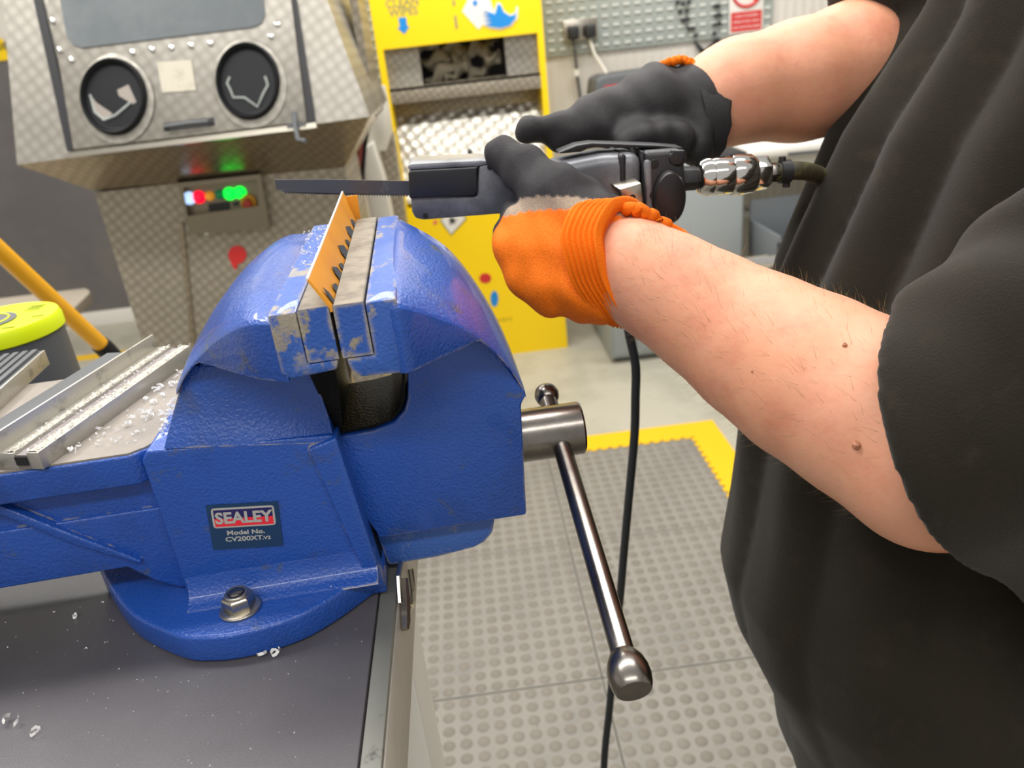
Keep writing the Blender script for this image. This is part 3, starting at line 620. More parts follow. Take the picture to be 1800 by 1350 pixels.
rs = thing('roller_stand', 'shiny steel roller on a stand behind the forearm', 'roller stand', (U(1300, 467, y=2.6)[0]+.3, 2.6, 0)); build(mb, 'roller', m_chrome, rs, np.array(rs.location)); zz_ = U(1300, 467, y=2.6)[2]; build(MB().box((.09, -.03, 0), (.13, .03, zz_-.02)).box((-.02, -.15, 0), (.2, .10, .02)), 'stand', m_greyplas, rs, bevel=.003)
mb = MB(); mb.tube([U(a, b, y=3.15) for a, b in [(1308, 366), (1340, 378), (1375, 388), (1405, 393), (1440, 396)]], .004, 6); single(mb, 'thin_cable', m_greyplas, 'thin dark cable drooping along the low pale bench', 'cable')
mb = MB(); panel(mb, [(1375, 385), (1398, 378), (1400, 386), (1378, 393)], (0, 3.14, 0), nn, 0, .012); single(mb, 'blue_clip', m_blueprint, 'small bright blue clip on the thin drooping cable', 'clip')

# --- pale table corner, broom, neon reel at left
zt_ = .75; tb = thing('pale_table', 'cream board table top corner behind the neon reel', 'table', (-1.6, 2.3, 0)); off = np.array(tb.location)
q = [U(a, b, z=zt_) for a, b in [(150, 506), (157, 509), (158, 514), (118, 553)]]
q = [U(-160, 543, z=zt_)]+q+[U(60, 590, z=zt_), U(-160, 620, z=zt_)]
build(MB().slab(q, (0, 0, -.03)), 'table_top', m_cream, tb, off, bevel=.004)
c_ = np.mean(q, axis=0); build(MB().box((c_[0]-.5, c_[1]-.04, 0), (c_[0]-.42, c_[1]+.04, zt_-.03)), 'table_leg', m_greyplas, tb, off)
br = thing('yellow_broom', 'yellow tube handle with a black end leaning behind the vice', 'broom', tuple(W(190, 622, 1.25))); off = np.array(br.location)
a_, b_ = W(-60, 386, 1.02), W(176, 605, 1.26); d_ = b_-a_
build(MB().tube([a_-d_*.6, a_, b_], .0128, 20), 'handle_tube', m_pole, br, off)
build(MB().tube([b_-d_*.0, b_+d_*.06, b_+d_*.2], [.0150, .0155, .0125], 18), 'black_socket', m_blackrub, br, off)
g_ = b_+d_*.2; tfl = .02-g_[2]; e_ = g_+d_*(tfl/d_[2])
build(MB().tube([g_, e_], .011, 12), 'lower_tube', m_greyplas, br, off)
build(MB().box((e_[0]-.15, e_[1]-.03, .0136), (e_[0]+.15, e_[1]+.03, .06)), 'broom_head', m_blackrub, br, off, bevel=.006)
rl_c = U(-8, 562, y=.78); rr = .0560
rl = thing('neon_reel', 'round neon yellow-green topped dark grey reel at the left edge behind the vice', 'reel', (rl_c[0], rl_c[1], .962)); off = np.array(rl.location)
zt = rl_c[2]
build(MB().lathe((rl_c[0], rl_c[1], .962), (0, 0, 1), [(0, rr*.94), (.06, rr*1.02), (zt-.962-.018, rr*1.02)], 44), 'grey_drum', m_greyplas, rl, off)
nt_ = build(MB().lathe((rl_c[0], rl_c[1], zt-.018), (0, 0, 1), [(0, rr*1.0), (.002, rr*1.06), (.012, rr*1.06), (.0175, rr*1.02), (.018, 0)], 56), 'neon_cover', m_neon, rl, off)
cc_ = (rl_c[0]-.008, rl_c[1]-.008)
build(MB().lathe((*cc_, zt), (0, 0, 1), [(-.001, rr*.54), (.0012, rr*.54), (.0014, 0)], 40), 'dark_hub', m_greyplas, rl, off)
build(MB().tube([(cc_[0]+rr*.42*math.cos(a), cc_[1]+rr*.42*math.sin(a), zt+.0016) for a in np.linspace(0, 6.2832, 33)[:-1]], .0008, 6, closed=True), 'hub_ring', m_neon, rl, off)
mm_ = mat('olive_marks', srgb('7d8618'), .5)
def mark(lo, hi): build(MB().box(lo, hi), 'cover_mark', mm_, rl, off)
for ang, rad in [(-.1, .8), (-.85, .82)]:
    x = rl_c[0]+rr*rad*math.cos(ang); y = rl_c[1]+rr*rad*math.sin(ang); mark((x-.006, y-.0012, zt-.0004), (x+.006, y+.0012, zt+.0005))
for i in range(3): mark((rl_c[0]+.018, rl_c[1]+.022+.007*i, zt-.0004), (rl_c[0]+.033, rl_c[1]+.0245+.007*i, zt+.0005))

# ================================================================ THE BENCH
BT = .96
bn_ = thing('workbench', 'grey metal workbench with a black rubber top mat under the blue vice', 'workbench', (-.8, .2, 0)); off = np.array(bn_.location)
build(MB().box((-1.9, -.35, BT-.006), (-.0955, .80, BT)), 'top_mat', m_mattop, bn_, off, bevel=.0015)
build(MB().box((-1.9, -.35, BT-.03), (-.0825, .806, BT-.006)).box((-.0945, -.35, BT-.006), (-.0825, .806, BT-.0005)), 'edge_trim', m_benchtrim, bn_, off, bevel=.0012)
zA = U(718, 1350, x=-.0815)[2]
build(MB().box((-1.88, -.34, zA+.002), (-.0815, .80, BT-.0055)), 'top_frame', m_bench, bn_, off, bevel=.0015)
build(MB().box((-.128, .452, .03), (-.0835, .522, zA)), 'leg', m_white, bn_, off, bevel=.003)
build(MB().box((-.128, -.33, .03), (-.0835, -.26, zA)), 'leg', m_white, bn_, off, bevel=.003)
build(MB().box((-1.86, .452, .03), (-1.8, .522, zA)), 'leg', m_white, bn_, off, bevel=.003)
build(MB().box((-1.86, -.33, .03), (-1.8, -.26, zA)), 'leg', m_white, bn_, off, bevel=.003)
build(MB().box((-1.8, -.32, .12), (-.13, .50, .15)), 'lower_shelf', m_bench, bn_, off, bevel=.003)
for x in (-.106, -1.83):
    for y in (.487, -.295): build(MB().lathe((x, y, .0135 if x > -1 else .0135), (0, 0, 1), [(0, .02), (.008, .02), (.017, .008), (.018, 0)], 16), 'foot', m_black, bn_, off)
h1, h2 = U(710, 1018, x=-.078), U(712, 1105, x=-.078)
lk = build(MB().tube([h1+[0, -.002, .002], h1*.6+h2*.4, h1*.15+h2*.85, h2+[0, -.001, 0]], [.0035, .004, .004, .003], 6, flat=.6), 'latch_bar', m_zinc, bn_, off)
build(MB().tube([U(*q, x=-.0795) for q in [(704, 990), (700, 1015), (703, 1060)]], .002, 6), 'latch_wire', m_zinc, bn_, off)
build(MB().tube([U(*q, x=-.0795) for q in [(722, 1000), (727, 1040), (724, 1066), (719, 1068)]], .002, 6), 'latch_wire', m_zinc, bn_, off)

# ================================================================ THE VICE (built in its own frame)
vise = thing('bench_vice', 'big chipped blue cast iron bench vice bolted to the corner of the bench', 'vice', tuple(VO), VA)
def prism(mb, px_or_pts, y0, y1): return mb.slab([(p[0], y0, p[1]) for p in px_or_pts], (0, y1-y0, 0))
def LP(lst, y): return [(L(a, b, y=y)[0], L(a, b, y=y)[2]) for a, b in lst]
def dome(mb, st, zb, sgn):
    R = []; x0_, x1_ = st[0][0], st[-1][0]
    for x, ww, zt in st:
        z0 = min(zb, zt-.004); f_ = (x-x0_)/(x1_-x0_); cr = .011*math.sin(math.pi*min(1, f_*1.02))**.8 if 0 < f_ < .98 else 0
        R.append([(x, -ww, z0), (x, -ww, zt-.0022), (x, -ww+.003, zt), (x, -ww*.75, zt+.0012+cr*.45), (x, -ww*.4, zt+.0015+cr*.85), (x, 0, zt+.0018+cr), (x, ww*.4, zt+.0015+cr), (x, ww*.75, zt+.0012+cr*.8), (x, ww-.003, zt), (x, ww, zt-.0022), (x, ww, z0)])
    return mb.rings(R)
def smooth_st(st, n):       # resample the stations on a smooth curve
    st = np.array(st); t = np.arange(len(st)); T = np.linspace(0, len(st)-1, n); out = []
    for u in T:
        i = int(min(max(math.floor(u), 0), len(st)-2)); f = u-i
        p0, p1, p2, p3 = st[max(i-1, 0)], st[i], st[i+1], st[min(i+2, len(st)-1)]
        out.append(.5*((2*p1)+(-p0+p2)*f+(2*p0-5*p1+4*p2-p3)*f*f+(-p0+3*p1-3*p2+p3)*f**3))
    return out
# --- fixed body
zbf = L(420, 664, y=-.095)[2]
F = [(-.030, .113, .2265), (-.0471, .103, .225), (-.0666, .085, .2149), (-.0875, .064, .1989), (-.1034, .054, .1849), (-.1130, .051, .172)]
fb = MB()
dome(fb, smooth_st(F, 26), zbf, 1)
xL = LP([(330, 648), (320, 670), (312, 694), (306, 719), (300, 748), (296, 776)], -.050); xR_ = LP([(545, 655), (556, 682), (566, 706), (576, 732), (584, 752), (590, 768)], -.052); sec = []
for i_, (a_, b_) in enumerate(zip(xL, xR_)):
    yy = [.0455, .0465, .0480, .0505, .0545, .0605][i_]; zz = a_[1]*.5+b_[1]*.5; tl2 = (a_[1]-b_[1])*.15
    sec.append([(a_[0], -yy, a_[1]), (a_[0]*.3+b_[0]*.7, -yy, a_[1]*.3+b_[1]*.7), (b_[0], -yy, b_[1]), (b_[0], yy, b_[1]), (a_[0], yy, a_[1])])
fb.rings(sec)
prism(fb, [(-.030, .20), (-.075, .20), (-.0985, .182), (-.100, .15), (-.045, .15)], -.0450, .0450)
body_px = [(-.1425, .0), (-.1425, .131), (-.138, .1375), (-.024, .1295), (-.0215, .127), (-.0095, .004), (-.0095, 0)]
build(fb, 'fixed_jaw_head', m_blue, vise, bevel=.0012)
bb = MB()
prism(bb, body_px, -.060, .060)
rib = LP([(541, 791), (591, 770), (676, 1030), (640, 1046), (636, 1000)], -.0645); prism(bb, rib, -.0645, .0645)
build(bb, 'fixed_body', m_blue, vise, bevel=.003, seg=3)
# foot lugs
lug = [(-.2230, -.003), (-.2110, -.022), (-.190, -.053), (-.170, -.0745), (-.1399, -.0967), (-.122, -.1025), (-.1054, -.1045), (-.085, -.1025), (-.0622, -.0957), (-.043, -.083), (-.0258, -.0674), (-.0093, -.052)]
lug = [tuple(p) for p in smooth_st([(a, b, 0) for a, b in lug], 40)]
pts = [(p[0], p[1], 0) for p in lug]+[(p[0], -p[1], 0) for p in lug[::-1]]
build(MB().slab(pts, (0, 0, .0215)), 'mounting_flange', m_blue, vise, bevel=.003, seg=3)
for sg_ in (-1, 1):      # cast fillet where wall meets foot
    fi = MB(); xs = np.linspace(-.140, -.012, 8); fi.rings([[(x, sg_*.058, .0205), (x, sg_*.0760, .0205), (x, sg_*.0750, .0216), (x, sg_*.0705, .0226), (x, sg_*.0665, .0248), (x, sg_*.0632, .0285), (x, sg_*.0612, .0335), (x, sg_*.0598, .0400), (x, sg_*.058, .040)] for x in xs]); build(fi, 'cast_fillet', m_blue, vise, smooth=60)

# anvil arm
an = MB(); ya = -.056
an.slab([(-.40, -.0585, .114), (-.1495, -.0585, .114), (-.139, -.0505, .114), (-.119, -.0165, .114), (-.119, .03, .114), (-.14, .0605, .114), (-.165, .1, .114), (-.40, .1, .114)], (0, 0, .0212))
prism(an, [(-.40, .115), (-.14, .115), (-.14, .045), (-.1795, .0475), (-.40, .044)], -.046, .046)
r_ = LP([(-60, 872), (0, 888), (130, 940), (250, 985), (248, 992), (130, 957), (0, 905), (-60, 888)], -.052); prism(an, r_, -.053, .053)
l_ = [(-.40, .0445), (-.1795, .0475), (-.166, .034), (-.150, .024), (-.136, .024), (-.136, .09), (-.40, .09)]
prism(an, l_, -.049, .049)
build(an, 'anvil_arm', m_blue, vise, bevel=.003, seg=3)
ap = [L(-330, 868, z=.1375), L(246, 797, z=.1375), L(300, 733, z=.1375)]
ap = [(-.40, -.0570), (-.150, -.0570), (-.1405, -.0500), (-.1215, -.016), (-.118, .03), (-.1405, .060), (-.165, .099), (-.40, .099)]
build(MB().slab([(x, y, .1345) for x, y in ap], (0, 0, .0021)), 'anvil_plate', m_plate, vise, bevel=.0005)
# --- moving jaw
zbm = L(800, 616, y=-.09)[2]
M_ = [(.030, .113, .2265), (.0359, .1135, .2262), (.0509, .1, .2150), (.0690, .086, .1995), (.082, .071, .1830), (.0925, .060, .1650), (.1000, .052, .1480), (.1045, .050, .1345)]
mj = MB(); dome(mj, smooth_st(M_, 28), zbm, 1)
build(mj, 'moving_jaw_head', m_blue, vise, bevel=.0012)
blk = LP([(716, 600), (717, 700), (711, 722), (694, 742), (655, 757), (592, 768), (600, 850), (668, 946), (926, 905), (916, 712), (926, 694)], -.050)
blk = blk+[(.097, .150), (.090, .166), (.078, .184), (.066, .198), (.05, .211), (.032, .218)]
build(prism(MB(), blk, -.0505, .0295), 'moving_jaw_body', m_blue, vise, bevel=.002, seg=2)
low = LP([(660, 935), (682, 993), (700, 990), (770, 978), (832, 962), (852, 952), (866, 936), (871, 905)], -.036)
build(prism(MB(), low, -.038, .038), 'slide_guide', m_jawblue, vise, bevel=.003)
tr = LP([(575, 764), (594, 763), (655, 752), (690, 738), (706, 720), (712, 700), (713, 640)], -.049)
tr2 = [(x-.0022, z-.0) if i > 2 else (x, z+.002) for i, (x, z) in enumerate(tr)]
sl = MB(); R = []
for (a, b) in zip(tr, tr2): R.append([(a[0], -.0488, a[1]), (b[0], -.0488, b[1]), (b[0], .029, b[1]), (a[0], .029, a[1])])
sl.rings(R); sl.box((-.03, -.036, .09), (.0, .029, .1215))
build(sl, 'oily_throat', m_dark, vise)
ff = MB(); prism(ff, LP([(540, 665), (585, 655), (596, 700), (602, 790), (640, 900), (668, 985), (672, 1000), (600, 800), (572, 735)], -.056), -.0475, .0475)
build(ff, 'fixed_slide_face', m_dark, vise, bevel=.001)
# --- jaw blocks and inserts
zj = .2300
zl = L(540, 664, y=-.113)[2]; zr = L(660, 660, y=-.113)[2]
jb = prism(MB(), [(-.0335, zj), (-.0335, zl+.004), (-.029, zl), (-.0035, zl+.002), (-.0018, .2000), (-.0185, .1995), (-.0185, zj)], -.113, .113)
build(jb, 'fixed_jaw_block', m_jawblue, vise, bevel=.0016)
jb = prism(MB(), [(.0345, zj), (.0345, zr+.001), (.030, zr-.001), (.0085, zr), (.0035, zr+.005), (.0022, .2000), (.0178, .1995), (.0178, zj)], -.113, .113)
build(jb, 'moving_jaw_block', m_jawblue, vise, bevel=.0016)
for a, b in ((-.0180, -.0013), (.0007, .0173)):
    im = MB(); xs = (a, b); inner = b if a < 0 else a; outer = a if a < 0 else b; s_ = 1 if a < 0 else -1
    n = 150; R = []
    for i in range(n+1):
        y = -.1128+.2256*i/n; k_ = .0005 if i % 2 else 0
        R.append([(outer+s_*k_, y, .2004), (outer+s_*k_, y, .2301), (outer+s_*.001, y, .2306), (inner-s_*.0006, y, .2306), (inner-s_*k_, y, .2300), (inner-s_*k_, y, .2004)])
    im.rings(R); im.mi = [0]*len(im.f)
    im.mi[-2] = 1; im.mi[-1] = 1
    build(im, 'jaw_insert', [m_steelworn, m_jawblue], vise, smooth=30)
# --- main screw, tommy bar
nz = .0765; sc_ = MB()
s1, s2 = L(1024, 755, y=-.0)[0], .10
build(MB().lathe((.098, 0, nz), (1, 0, -.01), [(0, .0200), (.050, .0200), (.0515, .0188), (.0515, .0165), (.0505, .0162), (.0505, 0)], 44), 'screw_head', m_screw, vise, smooth=30)
build(MB().lathe((-.13, 0, nz), (1, 0, 0), [(0, .012), (.24, .012)], 20), 'lead_screw', m_dark, vise)
pk, pb_ = L(966, 700, y=.012), L(1108, 1185, y=-.060)
tp = np.array([.1305, 0, .0765]); bot = VR.T@(W(1108, 1192, .428)-VO); dirv = bot-tp; dirv /= np.linalg.norm(dirv); topk = tp-dirv*.036
ln = np.linalg.norm(bot-topk)
hb_ = build(MB().lathe(topk, dirv, [(0, .0068), (ln-.006, .0070)], 28), 'tommy_bar', m_screw, vise)
build(MB().lathe(topk+dirv*(-.014), dirv, [(0, .004), (.001, .0065), (.004, .0088), (.008, .0098), (.012, .0092), (.015, .0078), (.016, .0068)], 28), 'bar_knob', m_screw, hb_)
build(MB().lathe(bot-dirv*.016, dirv, [(0, .0070), (.002, .0086), (.006, .0108), (.011, .0122), (.016, .0124), (.0205, .0116), (.0235, .0104), (.024, .010), (.024, 0)], 36), 'bar_knob', m_screw, hb_)
# --- mounting bolt, nut and washer
for y_, nm in ((-.0795, 'near'), (.0795, 'far')):
    o_ = (-.1035, y_, .0215); nb = MB()
    nb.lathe(o_, (0, 0, 1), [(0, 0.01380), (.0018, 0.01380), (.0026, 0.01200)], 32)
    nb.lathe((o_[0], o_[1], o_[2]+.0022), (0, 0, 1), [(0, 0.01056), (.0085, 0.01056), (.0100, 0.00912)], 6, ph=.35)
    nb.lathe((o_[0], o_[1], o_[2]+.009), (0, 0, 1), [(0, 0.00840), (.0042, 0.00792), (.0050, 0.00720), (.0050, 0.00552), (.0040, 0.00528)], 28)
    nt2 = build(nb, 'mounting_nut', m_zinc, vise, bevel=.0004, smooth=30)
    build(MB().lathe((o_[0], o_[1], o_[2]+.009), (0, 0, 1), [(0, 0.00504), (.0052, 0.00504), (.0058, 0.00432), (.006, 0)], 20), 'bolt_end', m_screw, nt2)
# --- name plate
pl_ = [L(a, b, y=-.0603) for a, b in [(363, 888), (489, 881), (497, 958), (374, 966)]]
n_ = np.array([0, -1, 0.]); c0 = sum(pl_)/4; ex = (pl_[1]-pl_[0]+pl_[2]-pl_[3]); ex[1] = 0; wpl = np.linalg.norm(ex)/2; ex /= np.linalg.norm(ex); ez = np.cross(ex, [0, 1., 0]); ez = ez*np.sign(ez[2]); hpl = abs((pl_[0]-pl_[3])@ez)
def q_(u, v, o=0.): return c0+ex*u*wpl/2+ez*v*hpl/2+n_*o
npl = build(MB().slab([q_(-1, -1, .0006), q_(1, -1, .0006), q_(1, 1, .0006), q_(-1, 1, .0006)], (0, .0012, 0)), 'name_plate', mat('dark_blue_plate', srgb('1d4066'), .35, .2, None, (60, srgb('48606b'), .66, .74)), vise)
def rr_(u0, v0, u1, v1, o, r=.08):
    out = []
    for (cx, cy, a0) in [(u1-r, v1-r*1.6, 0), (u0+r, v1-r*1.6, 90), (u0+r, v0+r*1.6, 180), (u1-r, v0+r*1.6, 270)]:
        for k in range(4): a = math.radians(a0+30*k); out.append(q_(cx+r*math.cos(a), cy+r*1.6*math.sin(a), o))
    return out
m_silver = mat('silver_print', srgb('c3c2bc'), .35, .3)
build(MB().slab(rr_(-.88, -.02, .88, .86, .0009), (0, .0003, 0)), 'silver_border', m_silver, npl)
build(MB().slab([q_(-.82, .40, .0011), q_(.82, .40, .0011), q_(.82, .78, .0011), q_(-.82, .78, .0011)], (0, .0002, 0)), 'navy_band', mat('navy_print', srgb('221d5e'), .35), npl)
build(MB().slab([q_(-.82, .05, .0011), q_(.82, .05, .0011), q_(.82, .40, .0011), q_(-.82, .40, .0011)], (0, .0002, 0)), 'red_band', mat('bright_red_print', srgb('f02b3c'), .35), npl)
text('lettering', 'SEALEY', hpl*.34, q_(0, .40, .0013), ex, ez, n_, m_silver, npl, bold=hpl*.012, sx=.95, thick=.0001)
text('lettering', 'Model No.', hpl*.135, q_(0, -.27, .0008), ex, ez, n_, m_silver, npl, bold=hpl*.004, sx=1.2, thick=.0001)
text('lettering', 'CV200XT', hpl*.140, q_(-.08, -.56, .0008), ex, ez, n_, m_silver, npl, bold=hpl*.004, sx=1.2, thick=.0001)
text('lettering', '.V2', hpl*.100, q_(.56, -.58, .0008), ex, ez, n_, m_silver, npl, bold=hpl*.003, sx=1.2, thick=.0001)

# ================================================================ WORKPIECE
def vworld(p): return VO+VR@np.array(p, float)
wk = thing('amber_strip', 'thin amber painted metal strip clamped upright in the vice jaws', 'metal strip', tuple(vworld((0, 0, .15))), VA)
wo = np.array([0, 0, .15])
st = MB(); t = .0007
prof = lambda y: [(-.0006, .150), (-.0006, .226), (-.0022+(-.0002), .2305)]
R = []
for y, zt_, xt in [(-.1122, .2460, -.0098), (-.06, .2470, -.0092), (0, .2485, -.0085), (.06, .2500, -.0078), (.118, .2520, -.0070)]:
    R.append([(-.0010, y, .2270), (-.0010, y, .2290), (xt, y, zt_), (xt+.0012, y, zt_+.0004), (.0004, y, .2302), (.0004, y, .2270)])
st.rings(R)
build(st, 'painted_face', m_orange_strip, wk, wo, smooth=30)
ed = MB().tube([(-.0098+.0006, -.1123, .2463), (-.0092+.0006, -.06, .2473), (-.0085+.0006, 0, .2488), (-.0078+.0006, .06, .2503), (-.0070+.0006, .118, .2523)], .00075, 6)
build(ed, 'white_top_edge', m_white, wk, wo)
lf = MB(); lf.slab([L(606, 346, y=.119), L(628, 343, y=.119), L(636, 398, y=.119), L(614, 398, y=.119)], (0, .0012, 0)); build(lf, 'cut_end_leaf', m_orange_strip, wk, wo)
th = MB()
for y, h, wd_ in [(-.108, .5, .006), (-.088, .22, .012), (-.062, .42, .014), (-.040, .2, .010), (-.012, .45, .020), (.022, .25, .010), (.048, .42, .022), (.085, .3, .014)]:
    o3 = np.array([.0006, 0, .0002]); a = np.array([.0004, y, .2302]); b = np.array([.0004, y+wd_, .2302]); up_ = np.array([-.0082, 0, .0180])
    th.slab([a+o3, b+o3, b+up_*h*.55+o3, a+up_*h+[0, wd_*.25, 0]+o3, a+up_*h*.5+o3], (.0002, 0, 0))
tag(build(th, 'dark_chipped_teeth', mat('chipped_dark_edge', srgb('3f4650'), .5, .3), wk, wo), kind='stuff')
# hanging lower end of strip below the jaws
build(MB().box((-.0010, -.100, .182), (.0002, .1, .2275)), 'bare_lower_end', m_steelworn, wk, wo)

# ================================================================ RAILS ON THE ANVIL
def rail(name, label, cat, p, q, prof_parts, group=None):
    """p,q = ends of the near lower edge, in the vice frame at anvil height; v runs away from camera-left"""
    p = np.array(p); q = np.array(q); u = (q-p)/np.linalg.norm(q-p); v = np.array([-u[1], u[0], 0]); ln = np.linalg.norm(q-p)
    r = thing(name, label, cat, tuple(vworld(p)), VA)
    for nm, poly, m, a, b, bev in prof_parts:
        mb = MB(); mb.slab([v*y+np.array([0, 0, z])+u*a for y, z in poly], u*(b+ln-a) if b <= 0 else u*(b-a)); build(mb, nm, m, r, None, bevel=bev)
    return r, u, v, ln
zt0 = .1366
pA = L(78, 825, z=zt0); qA = L(328, 640, z=zt0); qA = pA+(qA-pA)/np.linalg.norm(qA-pA)*.175
r1, u1, v1, l1 = rail('aluminium_channel', 'long milled aluminium channel with a tall rear flange lying across the anvil', 'metal rail', pA, qA, [
    ('front_bar', [(0, 0), (0, .0118), (.0085, .0118), (.0085, 0)], m_alu, 0, 0, .0004),
    ('dark_groove', [(.0085, 0), (.0085, .0098), (.0175, .0098), (.0175, 0)], mat('grey_groove', srgb('7f7776'), .5, .3), .0005, 0, 0),
    ('rear_bar', [(.0175, 0), (.0175, .0115), (.030, .0115), (.030, 0)], m_alu, 0, 0, .0004),
    ('rear_flange', [(.030, 0), (.030, .0225), (.0322, .0225), (.0322, 0)], m_alu, 0, 0, .0004)])
tag(build(MB().box((-.0001, -.0001, 0), (0, 0, 0.0001)), 'end_speck', m_alu, r1), kind='stuff') if False else None
e_p = [v1*y+np.array([0, 0, z])-u1*.0004 for y, z in [(.0095, .003), (.0095, .0088), (.0180, .0088), (.0180, .003)]]
build(MB().slab(e_p, u1*.0003), 'end_slot', m_blk, r1)
# rough machined top bands
for a, b in ((.0003, .0083), (.0178, .0235)):
    n = 110; mb = MB(); rows = 5; vs = []; fs = []
    for i in range(n):
        for j in range(rows):
            y = a+(b-a)*j/(rows-1)+(rng.uniform(-.0005, .0005) if 0 < j < rows-1 else rng.uniform(-.0003, .0003)); z = .0119+(rng.uniform(0, .0011) if 0 < j < rows-1 else -.0002)
            vs.append(v1*y+u1*(.001+(l1-.002)*i/(n-1))+np.array([0, 0, z]))
    for i in range(n-1):
        for j in range(rows-1): fs.append((i*rows+j, (i+1)*rows+j, (i+1)*rows+j+1, i*rows+j+1))
    mb.add(vs, fs); tag(build(mb, 'rough_swarf_band', m_alurough, r1, smooth=10), kind='stuff')
# black strip lying behind it
vv_ = float((L(100, 686, z=zt0)-pA)@v1); e_s = float((L(190, 629, z=zt0)-pA)@u1)
r2, u2, v2, l2 = rail('black_strip', 'flat black strip lying behind the aluminium channel on the anvil', 'strip', pA+v1*.0335-u1*.03+np.array([0, 0, .0002]), pA+v1*.0335+u1*e_s+np.array([0, 0, .0002]), [
    ('strip_body', [(0, 0), (0, .0045), (max(.008, vv_-.0335), .0045), (max(.008, vv_-.0335), 0)], m_greyplas, 0, 0, .0005)])
# second rail with ribbed rubber block
pB, qB = L(-25, 745, z=zt0), L(88, 640, z=zt0)
r3, u3, v3, l3 = rail('ribbed_channel', 'aluminium channel carrying a black ribbed rubber pad at the left edge', 'metal rail', pB, qB, [
    ('channel_side', [(0, 0), (0, .0130), (.002, .0130), (.002, 0)], m_alu, 0, 0, .0003),
    ('rubber_pad', [(.0022, 0), (.0022, .0130), (.050, .0130), (.050, 0)], m_greyplas, .002, 0, .0008)])
for i in range(6):
    a = .0040+.0075*i; mb = MB(); mb.slab([v3*y+np.array([0, 0, z])+u3*.002 for y, z in [(a, .0130), (a, .0155), (a+.0048, .0155), (a+.0048, .0130)]], u3*(l3-.004)); build(mb, 'rib', m_greyplas, r3, bevel=.0005)

# ================================================================ SWARF
def onv(n, f): return [(f(), random.uniform(.5, 1.3)) for _ in range(n)]
def sp_anvil():
    for _ in range(50):
        x = random.uniform(-.20, -.125); y = random.uniform(-.05, .09)
        p = np.array([x, y, .1368]); d = p-pA; v = d@v1
        if v < -.002 and x < -.125-.4*max(0, -y-.02) and v > -.055: return tuple(p)
    return (-.15, -.02, .1368)
def rails_top():
    t = random.uniform(0, l1); y = random.choice([random.uniform(.0, .009), random.uniform(.017, .024), random.uniform(.009, .017)]) if random.random() < .4 else random.choice([random.uniform(.0, .0085), random.uniform(.0175, .0235)])
    return tuple(pA+u1*t+v1*y+np.array([0, 0, .0122 if (y < .0085 or y > .0175) else .0100]))
o = swarf('swarf', onv(120, sp_anvil), .0024, m_swarf, None); o.location = tuple(VO); o.rotation_euler = (0, 0, VA)
tag(o, 'bright curls of metal swarf scattered over the grey anvil', 'swarf')
o = swarf('swarf', [(rails_top(), random.uniform(.3, .8)) for _ in range(330)], .0013, m_swarf, None); o.location = tuple(VO); o.rotation_euler = (0, 0, VA)
tag(o, 'fine pale swarf crusted along the top of the aluminium channel', 'swarf')
def sp_jaw():
    x = random.gauss(-.030, .010); y = random.uniform(-.02, .105)
    if x > -.012: x = -.02
    z = .2302 if x > -.033 else float(np.interp(-x, [.033, .0471, .0666, .0875], [.2285, .2268, .2167, .2007]))
    return (x, min(y, .1), z)
o = swarf('swarf', [(sp_jaw(), random.uniform(.25, .9)) for _ in range(230)], .0013, m_swarf, None); o.location = tuple(VO); o.rotation_euler = (0, 0, VA)
tag(o, 'white metal filings sprinkled on top of the left vice jaw', 'swarf')
o = swarf('swarf', [((random.uniform(-.012, .022), random.uniform(-.035, .03), .1218), random.uniform(.4, 1)) for _ in range(26)], .0016, m_swarf, None); o.location = tuple(VO); o.rotation_euler = (0, 0, VA)
tag(o, 'few silvery curls in the dark oily gap between the vice jaws', 'swarf')
ben = [(20, 1270, 1.9), (28, 1275, 1.8), (64, 1292, 1.6), (133, 1087, 1.2), (112, 1050, .6), (462, 1153, 1.4), (489, 1148, 1.5), (486, 1152, 1.2), (150, 1143, .8), (95, 1078, .6), (180, 1062, .6)]
lst = [(tuple(U(a, b, z=BT+.0002)), s_) for a, b, s_ in ben]+[((random.uniform(-.42, -.10), random.uniform(.28, .50), BT+.0002), random.uniform(.08, .22)) for _ in range(260)]
lst += [(tuple(vworld(L(585, 1032, z=.0222))), .9)]
o = swarf('swarf', lst, .0024, m_swarf, None); tag(o, 'tiny bright filings and curls on the black bench mat', 'swarf')

# ================================================================ THE AIR SAW
YS = .642; YSb = .684; YM = (YS+YSb)/2
saw = thing('air_saw', 'grey air powered body saw with black blade guard held over the vice', 'power saw', (-.046, YM, 1.18)); off = np.array(saw.location)
def sp(px, py, y=YS): return U(px, py, y=y)
def splate(name, px, y0, y1, m, bev=.001, par=None, seg=2):
    return build(MB().slab([U(a, b, y=YS)*[1, 0, 1]+[0, y0, 0] for a, b in px], (0, y1-y0, 0)), name, m, par or saw, off, bevel=bev, seg=seg)
splate('front_housing', [(722, 345), (838, 345), (842, 292), (868, 287), (905, 292), (985, 300), (985, 368), (870, 377), (745, 387), (730, 384), (724, 372)], YS, YSb, m_bodymetal, .002)
g1 = splate('blade_guard', [(718, 303), (722, 299), (838, 293), (840, 336), (834, 343), (720, 348)], YS-.0028, YSb+.0028, m_guard, .003, seg=3)
splate('top_plate', [(716, 290), (724, 287), (846, 281), (868, 287), (840, 293), (718, 299)], YS-.001, YSb+.001, m_bodymetal, .002)
mbs = MB()
for a in [(748, 379), (861, 294)]: mbs.lathe(sp(*a)+[0, .0005, 0], (0, -1, 0), [(0, .0022), (.0008, .0022), (.001, 0)], 14)
tag(build(mbs, 'screw_hole', m_blk, saw, off), kind='stuff')
